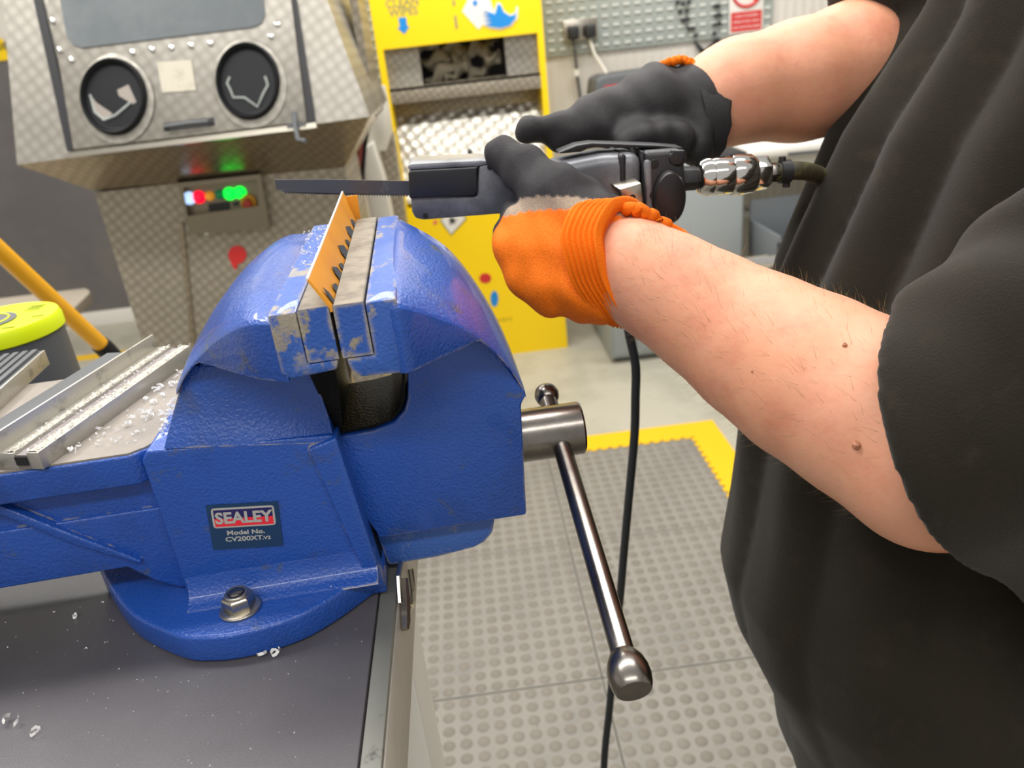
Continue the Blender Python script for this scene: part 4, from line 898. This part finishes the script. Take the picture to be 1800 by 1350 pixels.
gb = splate('grip_body', [(960, 292), (1028, 278), (1060, 272), (1128, 269), (1128, 366), (1060, 372), (960, 372)], YS-.002, YSb+.002, m_bodymetal, .009, seg=3)
splate('clamp_band', [(1086, 270), (1100, 269), (1102, 368), (1088, 369)], YS-.0032, YSb+.0032, m_black, .009, seg=3)
splate('body_joint', [(1128, 266), (1131, 266), (1132, 372), (1129, 372)], YS-.002, YSb+.002, m_black, .008)
rc = splate('rear_cap', [(1131, 266), (1200, 262), (1203, 300), (1204, 365), (1190, 380), (1150, 388), (1135, 372)], YS-.004, YSb+.004, mat('rear_cap_grey', srgb('3a3a3d'), .45, .3, (300, .2, .0004)), .004, seg=3)
splate('cap_rim', [(1130, 280), (1143, 279), (1145, 370), (1134, 371)], YS-.006, YSb+.004, m_bodymetal, .003)
kb = MB(); c_ = sp(1176, 346, YS-.006); Rr = []
for o_, k_ in ((.018, 1), (-.003, 1.0), (-.0065, .9), (-.008, .6)):
    Rr.append([c_+np.array([.0135*k_*math.cos(a)*(1), o_, .0222*k_*math.sin(a)]) for a in np.linspace(0, 2*math.pi, 33)[:-1]])
build(kb.rings(Rr), 'exhaust_cover', mat('satin_black_cover', srgb('2a2829'), .35, .2), saw, off)
mbs = MB(); mbs.lathe(sp(1187, 277, YS-.004), (0, -1, 0), [(0, .0055), (.002, .005), (.0022, .0025), (.001, .002), (.001, 0)], 18)
build(mbs, 'cap_screw', m_black, saw, off)
mbs = MB(); mbs.lathe(sp(1150, 288, YS-.004), (0, -1, 0), [(0, .004), (.001, .0035), (.0012, 0)], 12).lathe(sp(1147, 343, YS-.005), (0, -1, 0), [(0, .003), (.001, .003), (.0012, 0)], 12)
tag(build(mbs, 'small_screw', m_blk, saw, off), kind='stuff')
bk = MB(); Yb = YS-.013
P4 = [U(a, b, y=Yb) for a, b in [(1090, 333), (1127, 322), (1131, 362), (1100, 371)]]
bk.slab(P4, (0, .003, 0)); T4 = [U(1090, 333, y=Yb), U(1127, 322, y=Yb)]
bk.slab([T4[0], T4[1], T4[1]+[-.004, .012, .0045], T4[0]+[-.006, .012, .0045]], (0, .0005, -.0025))
brk = build(bk, 'steel_bracket', m_zinc, saw, off, bevel=.0006)
build(MB().lathe(U(1112, 347, y=Yb-.0001), (0, -1, 0), [(-.001, .0024), (.0004, .0024), (.0005, 0)], 18), 'bracket_hole', m_blk, brk, off)
# trigger lever on top
lv = MB(); lv.slab([sp(*q) for q in [(1018, 258), (1045, 254), (1160, 258), (1206, 262), (1206, 268), (1160, 263), (1046, 260), (1024, 270), (985, 273), (988, 270)]], (0, .022, 0)); build(lv, 'trigger_lever', m_guard, saw, off+np.array([0, -.01, 0]), bevel=.0006)
splate('lever_lug', [(1176, 262), (1202, 262), (1203, 285), (1190, 292), (1180, 288)], YS-.006, YS+.0, m_guard, .002)
# blade
bl = [sp(*q) for q in [(484, 318), (718, 320), (718, 345), (700, 346), (484, 338)]]
bl = [U(a, b, y=YM)  for a, b in [(483, 316), (560, 315), (722, 318), (722, 343), (560, 341), (500, 338), (486, 332)]]
mbz = MB().slab([p-[0, .0006, 0] for p in bl], (0, .0012, 0))
bld = build(mbz, 'saw_blade', m_blade, saw, off)
tth = MB(); a_, b_ = U(500, 338, y=YM), U(722, 343, y=YM); n = 46
for i in range(n):
    p = a_+(b_-a_)*i/n; q = a_+(b_-a_)*(i+1)/n; tip = (p*.3+q*.7)+[0, 0, -.0016]
    tth.slab([p-[0, .0006, -.0002], q-[0, .0006, -.0002], tip-[0, .0006, 0]], (0, .0012, 0))
tag(build(tth, 'blade_teeth', m_blade, bld, off), kind='stuff')
# air coupling
ax0, ax1 = U(1203, 314, y=YM-.004), U(1400, 300, y=YM-.004); av = ax1-ax0; lA = np.linalg.norm(av); av /= lA
k_ = lA/197
def at_(px): return (px-1203)*k_
build(MB().lathe(ax0, av, [(at_(1198), .0105), (at_(1222), .0105), (at_(1223), .0095), (at_(1228), .0095)], 6, ph=.2), 'black_neck', m_black, saw, off, bevel=.0008)
build(MB().lathe(ax0, av, [(at_(1224), .010), (at_(1228), .0135), (at_(1232), .0145), (at_(1240), .0160), (at_(1248), .0160), (at_(1250), .0148), (at_(1254), .0148)], 36), 'chrome_collar', m_chrome, saw, off)
build(MB().lathe(ax0, av, [(at_(1250), .0150), (at_(1254), .0158), (at_(1284), .0160), (at_(1286), .0155)], 36), 'clear_sleeve', m_chrome, saw, off)
build(MB().lathe(ax0, av, [(at_(1284), .0165), (at_(1287), .0172), (at_(1305), .0172), (at_(1308), .0168), (at_(1318), .0166), (at_(1323), .0150), (at_(1326), .014)], 36), 'sleeve_ring', m_chrome, saw, off)
build(MB().lathe(ax0, av, [(at_(1324), .0146), (at_(1348), .0146), (at_(1350), .010), (at_(1352), .010)], 6, ph=.5), 'hex_nut', m_chrome, saw, off, bevel=.0006)
build(MB().lathe(ax0, av, [(at_(1350), .0085), (at_(1366), .0085)], 6, ph=.1), 'small_hex_nut', m_screw, saw, off, bevel=.0004)
hp = [ax0+av*at_(1362), ax0+av*at_(1385), ax0+av*at_(1400), U(1425, 303, y=YM+.004), U(1450, 316, y=YM+.022), U(1475, 345, y=YM+.06), U(1520, 400, y=.82), np.array([.36, .97, .88]), np.array([.50, 1.04, .4]), np.array([.7, 1.1, .03]), np.array([1.0, 1.2, .012])]
hp = smooth_st(hp, 60)
h_ = MB().tube(hp, .0078, 14); o = single(h_, 'air_hose', m_hose, 'dark olive air hose curving from the saw coupling behind the shirt', 'hose')
cl = build(MB().lathe(ax0, av, [(at_(1370), .0080), (at_(1370), .0098), (at_(1388), .0098), (at_(1388), .0080)], 28), 'hose_clamp', m_black, saw, off)
build(MB().tube([ax0+av*at_(1374)+[0, 0, .0095], ax0+av*at_(1374)+[0, 0, .0125]], .0032, 8).tube([ax0+av*at_(1383)-[0, 0, .0095], ax0+av*at_(1383)-[0, 0, .0132]], .0034, 8), 'clamp_ears', m_black, cl, off)
# black cord
cp = [U(a, b, y=y) for a, b, y in [(1150, 395, .70), (1120, 480, .715), (1103, 560, .72), (1117, 640, .72), (1117, 700, .72), (1115, 770, .72), (1105, 880, .72), (1096, 980, .72), (1090, 1050, .72), (1082, 1120, .72), (1072, 1240, .72), (1062, 1340, .72), (1058, 1500, .73)]]
cp[0] = U(1165, 388, y=.668); cp.append(np.array([cp[-1][0]-.01, .78, .02])); cp.append(cp[-1]+[.02, .1, 0]); cp.append(cp[-1]+[.15, .12, 0])
single(MB().tube(smooth_st(cp, 70), .0047, 12), 'hanging_cable', m_cable, 'thin black cable hanging from under the gloves to the studded mat', 'cord')

# ================================================================ THE PERSON
person = thing('person', 'person in dark olive t-shirt and orange and black gloves holding a saw with both hands', 'person', (.42, .60, 0)); poff = np.array(person.location)
# ---- body: one continuous surface (arms, shoulders, neck, head)
nA = [(1085, 470, .575, .035), (1115, 477, .570, .0370), (1180, 512, .562, .0400), (1250, 556, .553, .0440), (1335, 610, .538, .0505), (1423, 663, .520, .0555), (1530, 722, .497, .0580), (1640, 800, .470, .0560)]
NP = [(W(a, b, d), r) for a, b, d, r in nA]
ELB = NP[-1][0]
SHL = np.array([.47, .40, 1.26]); SHR = np.array([.52, .80, 1.40]); NECK = np.array([.555, .63, 1.44])
NP += [(ELB*.5+SHL*.5, .058), (SHL, .062)]
fA = [(1228, 188, .738, .038), (1262, 175, .738, .0425), (1300, 160, .738, .0470), (1400, 144, .750, .0550), (1500, 122, .765, .0620), (1600, 90, .78, .0600)]
FP = [(W(a, b, d), r) for a, b, d, r in fA]+[(SHR, .062)]
def body(P):
    d = None
    for Q in (NP, FP):
        for (a, ra), (b, rb) in zip(Q[:-1], Q[1:]):
            e = cone_sdf(P, a, b, ra, rb); d = e if d is None else smin(d, e, .010)
    e = cone_sdf(P, SHL, NECK, .055, .05); e = np.minimum(e, cone_sdf(P, SHR, NECK, .055, .05)); e = np.minimum(e, cone_sdf(P, NECK, (.43, .61, 1.04), .06, .11))
    HD = np.array([.53, .62, 1.60])
    e = smin(e, cone_sdf(P, NECK, HD+[.01, 0, -.04], .058, .055), .02)
    e = smin(e, ell_sdf(P, HD+[0, 0, .03], (.098, .078, .105)), .02); e = smin(e, ell_sdf(P, HD+[-.045, 0, -.045], (.05, .052, .055)), .03)
    e = smin(e, cone_sdf(P, HD+[-.094, 0, .02], HD+[-.115, 0, -.012], .009, .014), .012)
    for sy in (-1, 1):
        e = smin(e, ell_sdf(P, HD+[.005, sy*.079, .0], (.02, .008, .032)), .005); e = smin(e, ell_sdf(P, HD+[-.078, sy*.032, .045], (.02, .024, .01)), .012)
    e = smin(e, ell_sdf(P, HD+[-.094, 0, -.045], (.012, .026, .006)), .006)
    return smin(d, e, .02)
X, Fq = surfnet(body, (.03, .24, .90), (.68, .96, 1.76), .0075)
bo = mesh_np('body', X, Fq, m_skin, person, poff)
HD = np.array([.53, .62, 1.60])
for sy in (-1, 1): build(MB().lathe(HD+[-.078, sy*.031, .026], (-1, 0, 0), [(0, .012), (.008, .011), (.012, .006), (.0125, 0)], 14), 'eye', m_white, person, poff)
X, Fq = surfnet(lambda P: np.maximum(ell_sdf(P, HD+[.008, 0, .045], (.106, .086, .105))+.003*np.sin(P[:, 0]*220)*np.sin(P[:, 1]*190), np.maximum(-(P[:, 0]-HD[0]+.05)-.0, -(P[:, 2]-HD[2]+.03)+(-(P[:, 0]-HD[0])*.6))), HD-[.13, .12, .1], HD+[.14, .12, .18], .008)
mesh_np('hair', X, Fq, mat('short_brown_hair', srgb('5a4128'), .7), person, poff)
# moles on the near forearm
axis = np.array([p for p, r in NP])
mo = MB()
for (px, py, r) in [(1506, 783, .0028), (1485, 607, .0016), (1322, 653, .0008), (1395, 470, .0006)]:
    o3 = ray(px, py); o3 = o3/np.linalg.norm(o3); t_ = .3
    for _ in range(60):
        q = CAM+o3*t_; t_ += float(body(q[None])[0])
    q = CAM+o3*t_
    if abs(float(body(q[None])[0])) > .001: continue
    mo.add([q+r*np.array([math.cos(a)*math.cos(b), math.cos(a)*math.sin(b), math.sin(a)])*[1, 1, 1] for b in np.linspace(0, 6.28, 9)[:-1] for a in (-1.2, -.4, .4, 1.2)], [(i*4+j, ((i+1) % 8)*4+j, ((i+1) % 8)*4+j+1, i*4+j+1) for i in range(8) for j in range(3)])
tag(build(mo, 'mole', mat('brown_mole', srgb('a86e52'), .6), person, poff), kind='stuff')
# ---- fine arm hair
hb2 = MB()
def hairs(Q, n, i0, i1, ln):
    for _ in range(n):
        k = random.randint(i0, i1-1); f_ = random.random(); a, ra = Q[k]; b, rb = Q[k+1]
        c = a+(b-a)*f_; r = ra+(rb-ra)*f_; t = (b-a)/np.linalg.norm(b-a)
        d = rng.normal(size=3); d -= t*d.dot(t); d /= np.linalg.norm(d)
        p = c+d*r*.99; l = ln*random.uniform(.5, 1.25); s2 = np.cross(t, d)
        dr = d*random.uniform(.25, .9)-t*random.uniform(.2, 1)+s2*random.uniform(-.8, .8); dr /= np.linalg.norm(dr)
        wv = np.cross(dr, d); wv = wv/np.linalg.norm(wv)*.00013; vs = []
        bend = rng.normal(size=3)*.25-t*.3
        for j in range(5):
            u_ = j/4; q = p+dr*l*u_+bend*l*u_*u_*.5; ww = wv*(1-u_*.8); vs += [q-ww, q+ww]
        hb2.add(vs, [(2*j, 2*j+1, 2*j+3, 2*j+2) for j in range(4)])
hairs(NP, 1500, 1, 7, .0125); hairs(FP, 500, 1, 4, .009)
tag(build(hb2, 'arm_hair', m_hair, person, poff), kind='stuff')

# ---- t-shirt: torso and both sleeves in one surface
ts = np.array([  # z, left silhouette x, centre y, rx, ry
 (1.50, .470, .62, .06, .07), (1.42, .475, .66, .12, .19), (1.304, .425, .68, .14, .22), (1.2045, .350, .66, .15, .20), (1.0895, .284, .63, .16, .185), (.9766, .234, .59, .175, .18),
 (.894, .213, .56, .18, .185), (.8413, .196, .54, .185, .185), (.7955, .201, .52, .18, .185), (.7176, .234, .50, .165, .18), (.60, .25, .50, .15, .17)])[::-1]
def torso_par(z): return [np.interp(z, ts[:, 0], ts[:, k]) for k in (1, 2, 3, 4)]
CUFN = W(1652, 795, .462); sax = (SHL+[0, .02, -.03])-CUFN; saxn = sax/np.linalg.norm(sax)
cN = np.cross(W(1600, 568, .50)-W(1705, 1022, .44), _Y*0+np.array([.0, .9, 0])+ray(1640, 800)*0); 
# the cuff opening plane: through the three seen points of the hem
h1_, h2_, h3_ = W(1602, 566, .475), W(1707, 1024, .430), W(1524, 712, .408)
cn = np.cross(h2_-h1_, h3_-h1_); cn /= np.linalg.norm(cn)
if cn.dot(saxn) < 0: cn = -cn
hc = (h1_+h2_)/2+(.012)*cn*0
SA = hc+np.array([0, 0, 0]); 
SRr = np.linalg.norm(h1_-h2_)/2
FC = W(1566, 66, .775)
fn_ = SHR-W(1500, 122, .765); fn_ /= np.linalg.norm(fn_)
def shirt(P):
    z = P[:, 2]; xl_, yc, rx, ry = torso_par(z); cx_ = xl_+rx
    k = np.sqrt(((P[:, 0]-cx_)/rx)**2+((P[:, 1]-yc)/ry)**2); d = (k-1)*np.minimum(rx, ry)*.9
    d = np.maximum(d, z-1.50); d = np.maximum(d, .66-z)
    # hanging folds that run down the shirt from the shoulder, following its lean
    th_ = np.arctan2(P[:, 1]-yc, -(P[:, 0]-cx_)); amp = np.clip((z-.62)/.5, .25, 1)
    fold = -.016*np.abs(np.cos(6.5*th_+1.6*z+.4))**.8+.0032*np.cos(15*th_-4*z)+.0030*np.cos(5*th_+8*z)
    d = d+(fold+.008)*amp
    ax_ = SHL+[.02, .02, .0]
    s1_ = cone_sdf(P, hc+saxn*.01-cn*.02, hc+saxn*.12+[.02, -.01, -.01], SRr*1.0, SRr*1.15)
    s1_ = np.minimum(s1_, cone_sdf(P, hc+saxn*.12+[.02, -.01, -.01], ax_, SRr*1.12, .11))
    s1_ = smin(s1_, cone_sdf(P, hc+saxn*.05+[.01, .0, -.035], hc+[.15, .0, -.11], .070, .09), .04)
    q = (P-hc)@saxn; w_ = np.clip(q/.08, 0, 1)
    s1_ = s1_+w_*(.0045*np.sin(P[:, 2]*75+P[:, 0]*50+2*np.sin(P[:, 1]*30))+.003*np.sin(P[:, 2]*40-P[:, 0]*95+P[:, 1]*40))
    s1_ = -smin(-s1_, (P-hc)@cn, .006)
    s2_ = cone_sdf(P, FC, SHR, .076, .10); s2_ = np.maximum(s2_, -((P-FC)@fn_))
    sh_ = cone_sdf(P, SHL+[.02, .03, .02], SHR+[0, -.03, 0], .085, .085)
    d = smin(d, sh_, .05); d = smin(d, s2_, .012)
    return smin(d, s1_, .010)
X, Fq = surfnet(shirt, (.13, .20, .60), (.74, .98, 1.56), .0052)
tsh = mesh_np('t_shirt', X, Fq, m_shirt, person, poff); md = tsh.modifiers.new('soften', 'SMOOTH'); md.factor = .5; md.iterations = 5
# hem stitching line round the near sleeve
# ---- trousers and boots (below the frame)
def legs(P):
    d = cone_sdf(P, (.40, .50, .80), (.42, .62, .78), .14, .14)
    for sy in (.43, .72): d = smin(d, np.minimum(cone_sdf(P, (.42, sy*.7+.17, .74), (.43, sy, .48), .105, .075), cone_sdf(P, (.43, sy, .48), (.46, sy, .10), .075, .06)), .04)
    return d
X, Fq = surfnet(legs, (.18, .26, .02), (.68, .90, .90), .016); mesh_np('trousers', X, Fq, m_trouser, person, poff)
for sy in (.43, .72):
    build(MB().rings([[(.46+a*.06-.13*(1-z_), sy+b*.045, .0135+h_*.1) for a, b in [(math.cos(t), math.sin(t)) for t in np.linspace(0, 6.283, 17)[:-1]]] for z_, h_ in ((.45, 0), (.42, .15), (.5, .45), (.75, .75), (1, 1.2))]), 'boot', m_black, person, poff)

# ---- near glove (left hand): orange knit back, black coated thumb and palm
def glove(name, prims, lo, hi, k, h, m, colfn=None, disp=None):
    def fn(P):
        d = None
        for pr in prims:
            e = cone_sdf(P, *pr[:4]) if len(pr) >= 4 else ell_sdf(P, *pr[:3]); kk = pr[4] if len(pr) > 4 else k
            d = e if d is None else smin(d, e, kk)
        return d if disp is None else d+disp(P)
    X, Fq = surfnet(fn, lo, hi, h)
    return mesh_np(name, X, Fq, m, person, poff, None if colfn is None else colfn(X)), fn
w_ = W
pr = []
WR = w_(1085, 468, .578)
# metacarpal fan (back of the hand seen flat on)
kn = [w_(918, 400, .600), w_(912, 435, .594), w_(932, 478, .590), w_(962, 515, .588)]
wr = [w_(1050, 425, .578), w_(1050, 452, .574), w_(1052, 485, .572), w_(1055, 515, .575)]
rk_ = [.0185, .020, .020, .0175]; rw_ = [.021, .0235, .024, .021]
for a, b, ra, rb in zip(kn, wr, rk_, rw_): pr.append((a, b, ra, rb))
pr.append((w_(1030, 500, .580), w_(1040, 530, .586), .022, .018))
# web and thumb
pr.append((w_(1040, 400, .585), w_(975, 345, .592), .0240, .0225)); pr.append((w_(975, 345, .592), w_(925, 300, .606), .0215, .0185)); pr.append((w_(925, 300, .606), w_(883, 272, .620), .0168, .0142, .006))
pr.append((w_(1070, 385, .60), w_(1020, 352, .60), .020, .018))
pr.append((w_(1050, 400, .580), w_(950, 395, .592), .024, .02))
# fingers wrap beneath the saw and up its far side
for i, (k0, dz) in enumerate(zip(kn, (0, .003, .004, .002))):
    x0 = k0[0]+.003*i; xs_ = [x0-.004, x0+.001+.004*i, x0+.004+.004*i]
    a = np.array([k0[0]-.003, k0[1]+.02, k0[2]+.004+.004*i]); b = np.array([-.0+x0-.002, .690, 1.158-.004*i]) ; c = np.array([x0+.004, .712, 1.180-.006*i]); 
    pr.append((k0, a, .0175-.001*i, .0135, .006)); pr.append((a, b, .0130-.0007*i, .0108, .003)); pr.append((b, c, .0106-.0007*i, .0090, .002))
CUF0 = w_(1062, 466, .574)
zA = [(860, 372), (880, 362), (905, 353), (945, 340), (990, 338), (1040, 343), (1090, 362), (1140, 392)]
zB = [(860, 398), (885, 385), (930, 368), (985, 359), (1040, 357), (1090, 372), (1140, 402)]
PA = np.array([w_(a, b, .58)[[0, 2]] for a, b in zA]); PB = np.array([w_(a, b, .58)[[0, 2]] for a, b in zB])
cO = np.array(srgb('ee7209')); cK = np.array(srgb('2f2d30')); cBg = np.array(srgb('9c8a78'))
def gcol(X):
    zz = X[:, 2]+.0005*np.sin(X[:, 0]*900)
    f1 = np.clip((zz-np.interp(X[:, 0], PA[:, 0], PA[:, 1]))/.0012+.5, 0, 1)[:, None]
    f2 = np.clip((zz-np.interp(X[:, 0], PB[:, 0], PB[:, 1]))/.0010+.5, 0, 1)[:, None]
    palm = np.clip((X[:, 1]-(np.interp(X[:, 0], [.0, .02, .10], [.574, .590, .600])))/.002+.5, 0, 1)[:, None]
    c = cO*(1-f2)+cBg*f2; c = c*(1-f1)+cK*f1; return c*(1-palm)+cK*palm
mg = mat('glove_knit_and_coating', (1, 1, 1), .72, 0, (1200, .6, .0007), spec=.25)
nt = mg.node_tree; at = nt.nodes.new('ShaderNodeAttribute'); at.attribute_name = 'zone'
tcn = nt.nodes.new('ShaderNodeTexCoord'); nz_ = nt.nodes.new('ShaderNodeTexNoise'); nz_.inputs['Scale'].default_value = 700; nt.links.new(tcn.outputs['Object'], nz_.inputs['Vector'])
hs_ = nt.nodes.new('ShaderNodeHueSaturation'); mr_ = nt.nodes.new('ShaderNodeMapRange'); mr_.inputs[1].default_value = .3; mr_.inputs[2].default_value = .7; mr_.inputs[3].default_value = .86; mr_.inputs[4].default_value = 1.15
nt.links.new(nz_.outputs[0], mr_.inputs[0]); nt.links.new(mr_.outputs[0], hs_.inputs['Value']); nt.links.new(at.outputs['Color'], hs_.inputs['Color']); nt.links.new(hs_.outputs[0], nt.nodes['Principled BSDF'].inputs['Base Color'])
disp = lambda P: .0011*np.sin(P[:, 2]*190+P[:, 0]*60+1.5*np.sin(P[:, 0]*80))*np.clip((P[:, 0]-.0)/.05, 0, 1)+.0006*np.sin(P[:, 0]*330+P[:, 2]*90)
gn, gfn = glove('left_glove', pr, (-.045, .48, 1.08), (.15, .75, 1.27), .010, .0019, mg, gcol, disp)
tag(gn, 'glove with orange knit back and black coated thumb, near hand')
# ribbed cuff: rings following the wrist
cu = MB(); ca = w_(1060, 468, .576); cb = w_(1108, 478, .570); ct_ = (cb-ca)/np.linalg.norm(cb-ca)
# tilt of the cuff: its top leans towards the elbow
e1v = w_(1130, 378, .585)-w_(1098, 566, .562); 
e1v /= np.linalg.norm(e1v); e2v = np.cross(ct_, e1v); e2v /= np.linalg.norm(e2v)
ctop0, cbot0 = w_(1066, 364, .590), w_(1066, 566, .580)
ctop1, cbot1 = w_(1134, 372, .586), w_(1112, 570, .566)
Rr = []; nr = 26
for i in range(nr+1):
    f_ = i/nr; a = ctop0*(1-f_)+ctop1*f_; b = cbot0*(1-f_)+cbot1*f_; c = (a+b)/2; h_ = (a-b)/2
    r_ = np.linalg.norm(h_); hv = h_/r_; side = np.cross(hv, ct_); side /= np.linalg.norm(side); sgn_ = 1 if side[1] < 0 else -1
    rid = .0015*math.sin(f_*2*math.pi*6.5)*(1 if f_ > .1 else .3)+.0012*(f_ > .9)
    Rr.append([c+(hv*math.cos(t)*(r_*1.03+rid)+side*math.sin(t)*(r_*1.10+rid)+ct_*(.0006*math.sin(9*t)-.026*max(0, math.sin(t)*sgn_)**1.3)) for t in np.linspace(0, 2*math.pi, 49)[:-1]])
# roll the hem inward
c = (ctop1+cbot1)/2; Rr.append([c+(p-c)*.95+ct_*.0015 for p in Rr[-1]]); Rr.append([c+(p-c)*.88-ct_*.001 for p in Rr[-1]]); Rr.append([c+(p-c)*.93-ct_*.012 for p in Rr[-1]])
cuo = build(cu.rings(Rr, cap=False), 'ribbed_cuff', m_knit, gn, poff, smooth=180)
ltr = MB()          # thick overlocked hem thread trailing back along the top of the wrist
hp_ = smooth_st([w_(a, b, d) for a, b, d in [(1092, 368, .566), (1118, 368, .556), (1140, 378, .556), (1165, 395, .560), (1190, 412, .566), (1212, 428, .572)]], 40)
hp_ = [p+.0012*np.array([math.sin(i*1.1), math.cos(i*1.7), math.cos(i*1.1)]) for i, p in enumerate(hp_)]
ltr.tube(hp_, [.0048+.0008*math.sin(i*1.9) for i in range(40)], 10); build(ltr, 'hem_thread', m_knit, gn, poff, smooth=180)
gm = MB(); 
# ---- far glove (right hand), all black with an orange hem
pr = []
D_ = .722
pr += [(w_(1215, 190, .735), w_(1150, 190, .728), .040, .034), (w_(1222, 160, .738), w_(1160, 150, .732), .022, .018), (w_(1225, 225, .735), w_(1150, 232, .722), .026, .020),
       (w_(1150, 190, .728), w_(1060, 205, .716), .033, .022), (w_(1160, 150, .732), w_(1080, 180, .722), .016, .014),
       (w_(1060, 205, .716), w_(990, 223, .70), .0215, .0125), (w_(990, 223, .70), w_(932, 228, .69), .0135, .0112, .004), (w_(932, 228, .69), w_(925, 232, .69), .0112, .0108, .004),
       (w_(1060, 228, .705), w_(985, 246, .70), .017, .010), (w_(1215, 225, .72), w_(1225, 262, .715), .022, .018)]
for i, (x, y) in enumerate([(1080, 232), (1110, 238), (1142, 240), (1172, 243)]):     # fingers reach over the saw and down its far side
    a = w_(x, y-22, .725); b = np.array([a[0]+.003, .712, 1.215]); c = np.array([a[0]-.004, .716, 1.188])
    pr += [(a, b, .0155, .0125, .006), (b, c, .0120, .0100, .002)]
disp2 = lambda P: .0016*np.sin(P[:, 0]*95-P[:, 2]*70+1.2*np.sin(P[:, 2]*60))*np.clip((P[:, 0]-.06)/.05, 0, 1)+.0008*np.sin(P[:, 0]*210+P[:, 2]*150)
gf, _ = glove('right_glove', pr, (.02, .60, 1.13), (.28, .84, 1.32), .010, .0022, m_blackglove, None, disp2)
tag(gf, 'all black coated glove, far hand on top of the saw')
cu = MB(); a0, b0, a1, b1 = w_(1196, 124, .74), w_(1236, 288, .73), w_(1226, 117, .742), w_(1262, 278, .728)
am, bm_ = w_(1250, 150, .735), None
Rr = []
ax2 = w_(1300, 160, .738)-w_(1215, 190, .735); ax2 /= np.linalg.norm(ax2)
for i in range(13):
    f_ = i/12; a = a0*(1-f_)+a1*f_; b = b0*(1-f_)+b1*f_; c = (a+b)/2; h_ = (a-b)/2; r_ = np.linalg.norm(h_)*(1.02); hv = h_/np.linalg.norm(h_); side = np.cross(hv, ax2); side /= np.linalg.norm(side)
    # the near side of the hem bellies towards the elbow
    Rr.append([c+hv*math.cos(t)*(r_)+side*math.sin(t)*r_*.82+ax2*(.010*f_*abs(math.sin(t))+.0010*math.sin(13*t)*f_)+(c*0) for t in np.linspace(0, 2*math.pi, 53)[:-1]])
Rr.append([c+(p-c)*.93 for p in Rr[-1]]); Rr.append([c+(p-c)*.97-ax2*.01 for p in Rr[-1]])
build(cu.rings(Rr, cap=False), 'cuff', m_blackglove, gf, poff, smooth=180)
hp_ = smooth_st([w_(a, b, d) for a, b, d in [(1160, 118, .722), (1178, 109, .716), (1198, 105, .716), (1214, 111, .718), (1226, 122, .720)]], 30)
hp_ = [p+.0012*np.array([math.sin(i*1.3), math.cos(i*1.7), math.cos(i*1.1)]) for i, p in enumerate(hp_)]
build(MB().tube(hp_, [.0040+.0009*math.sin(i*2.1) for i in range(30)], 8), 'orange_hem', m_knit, gf, poff, smooth=180)
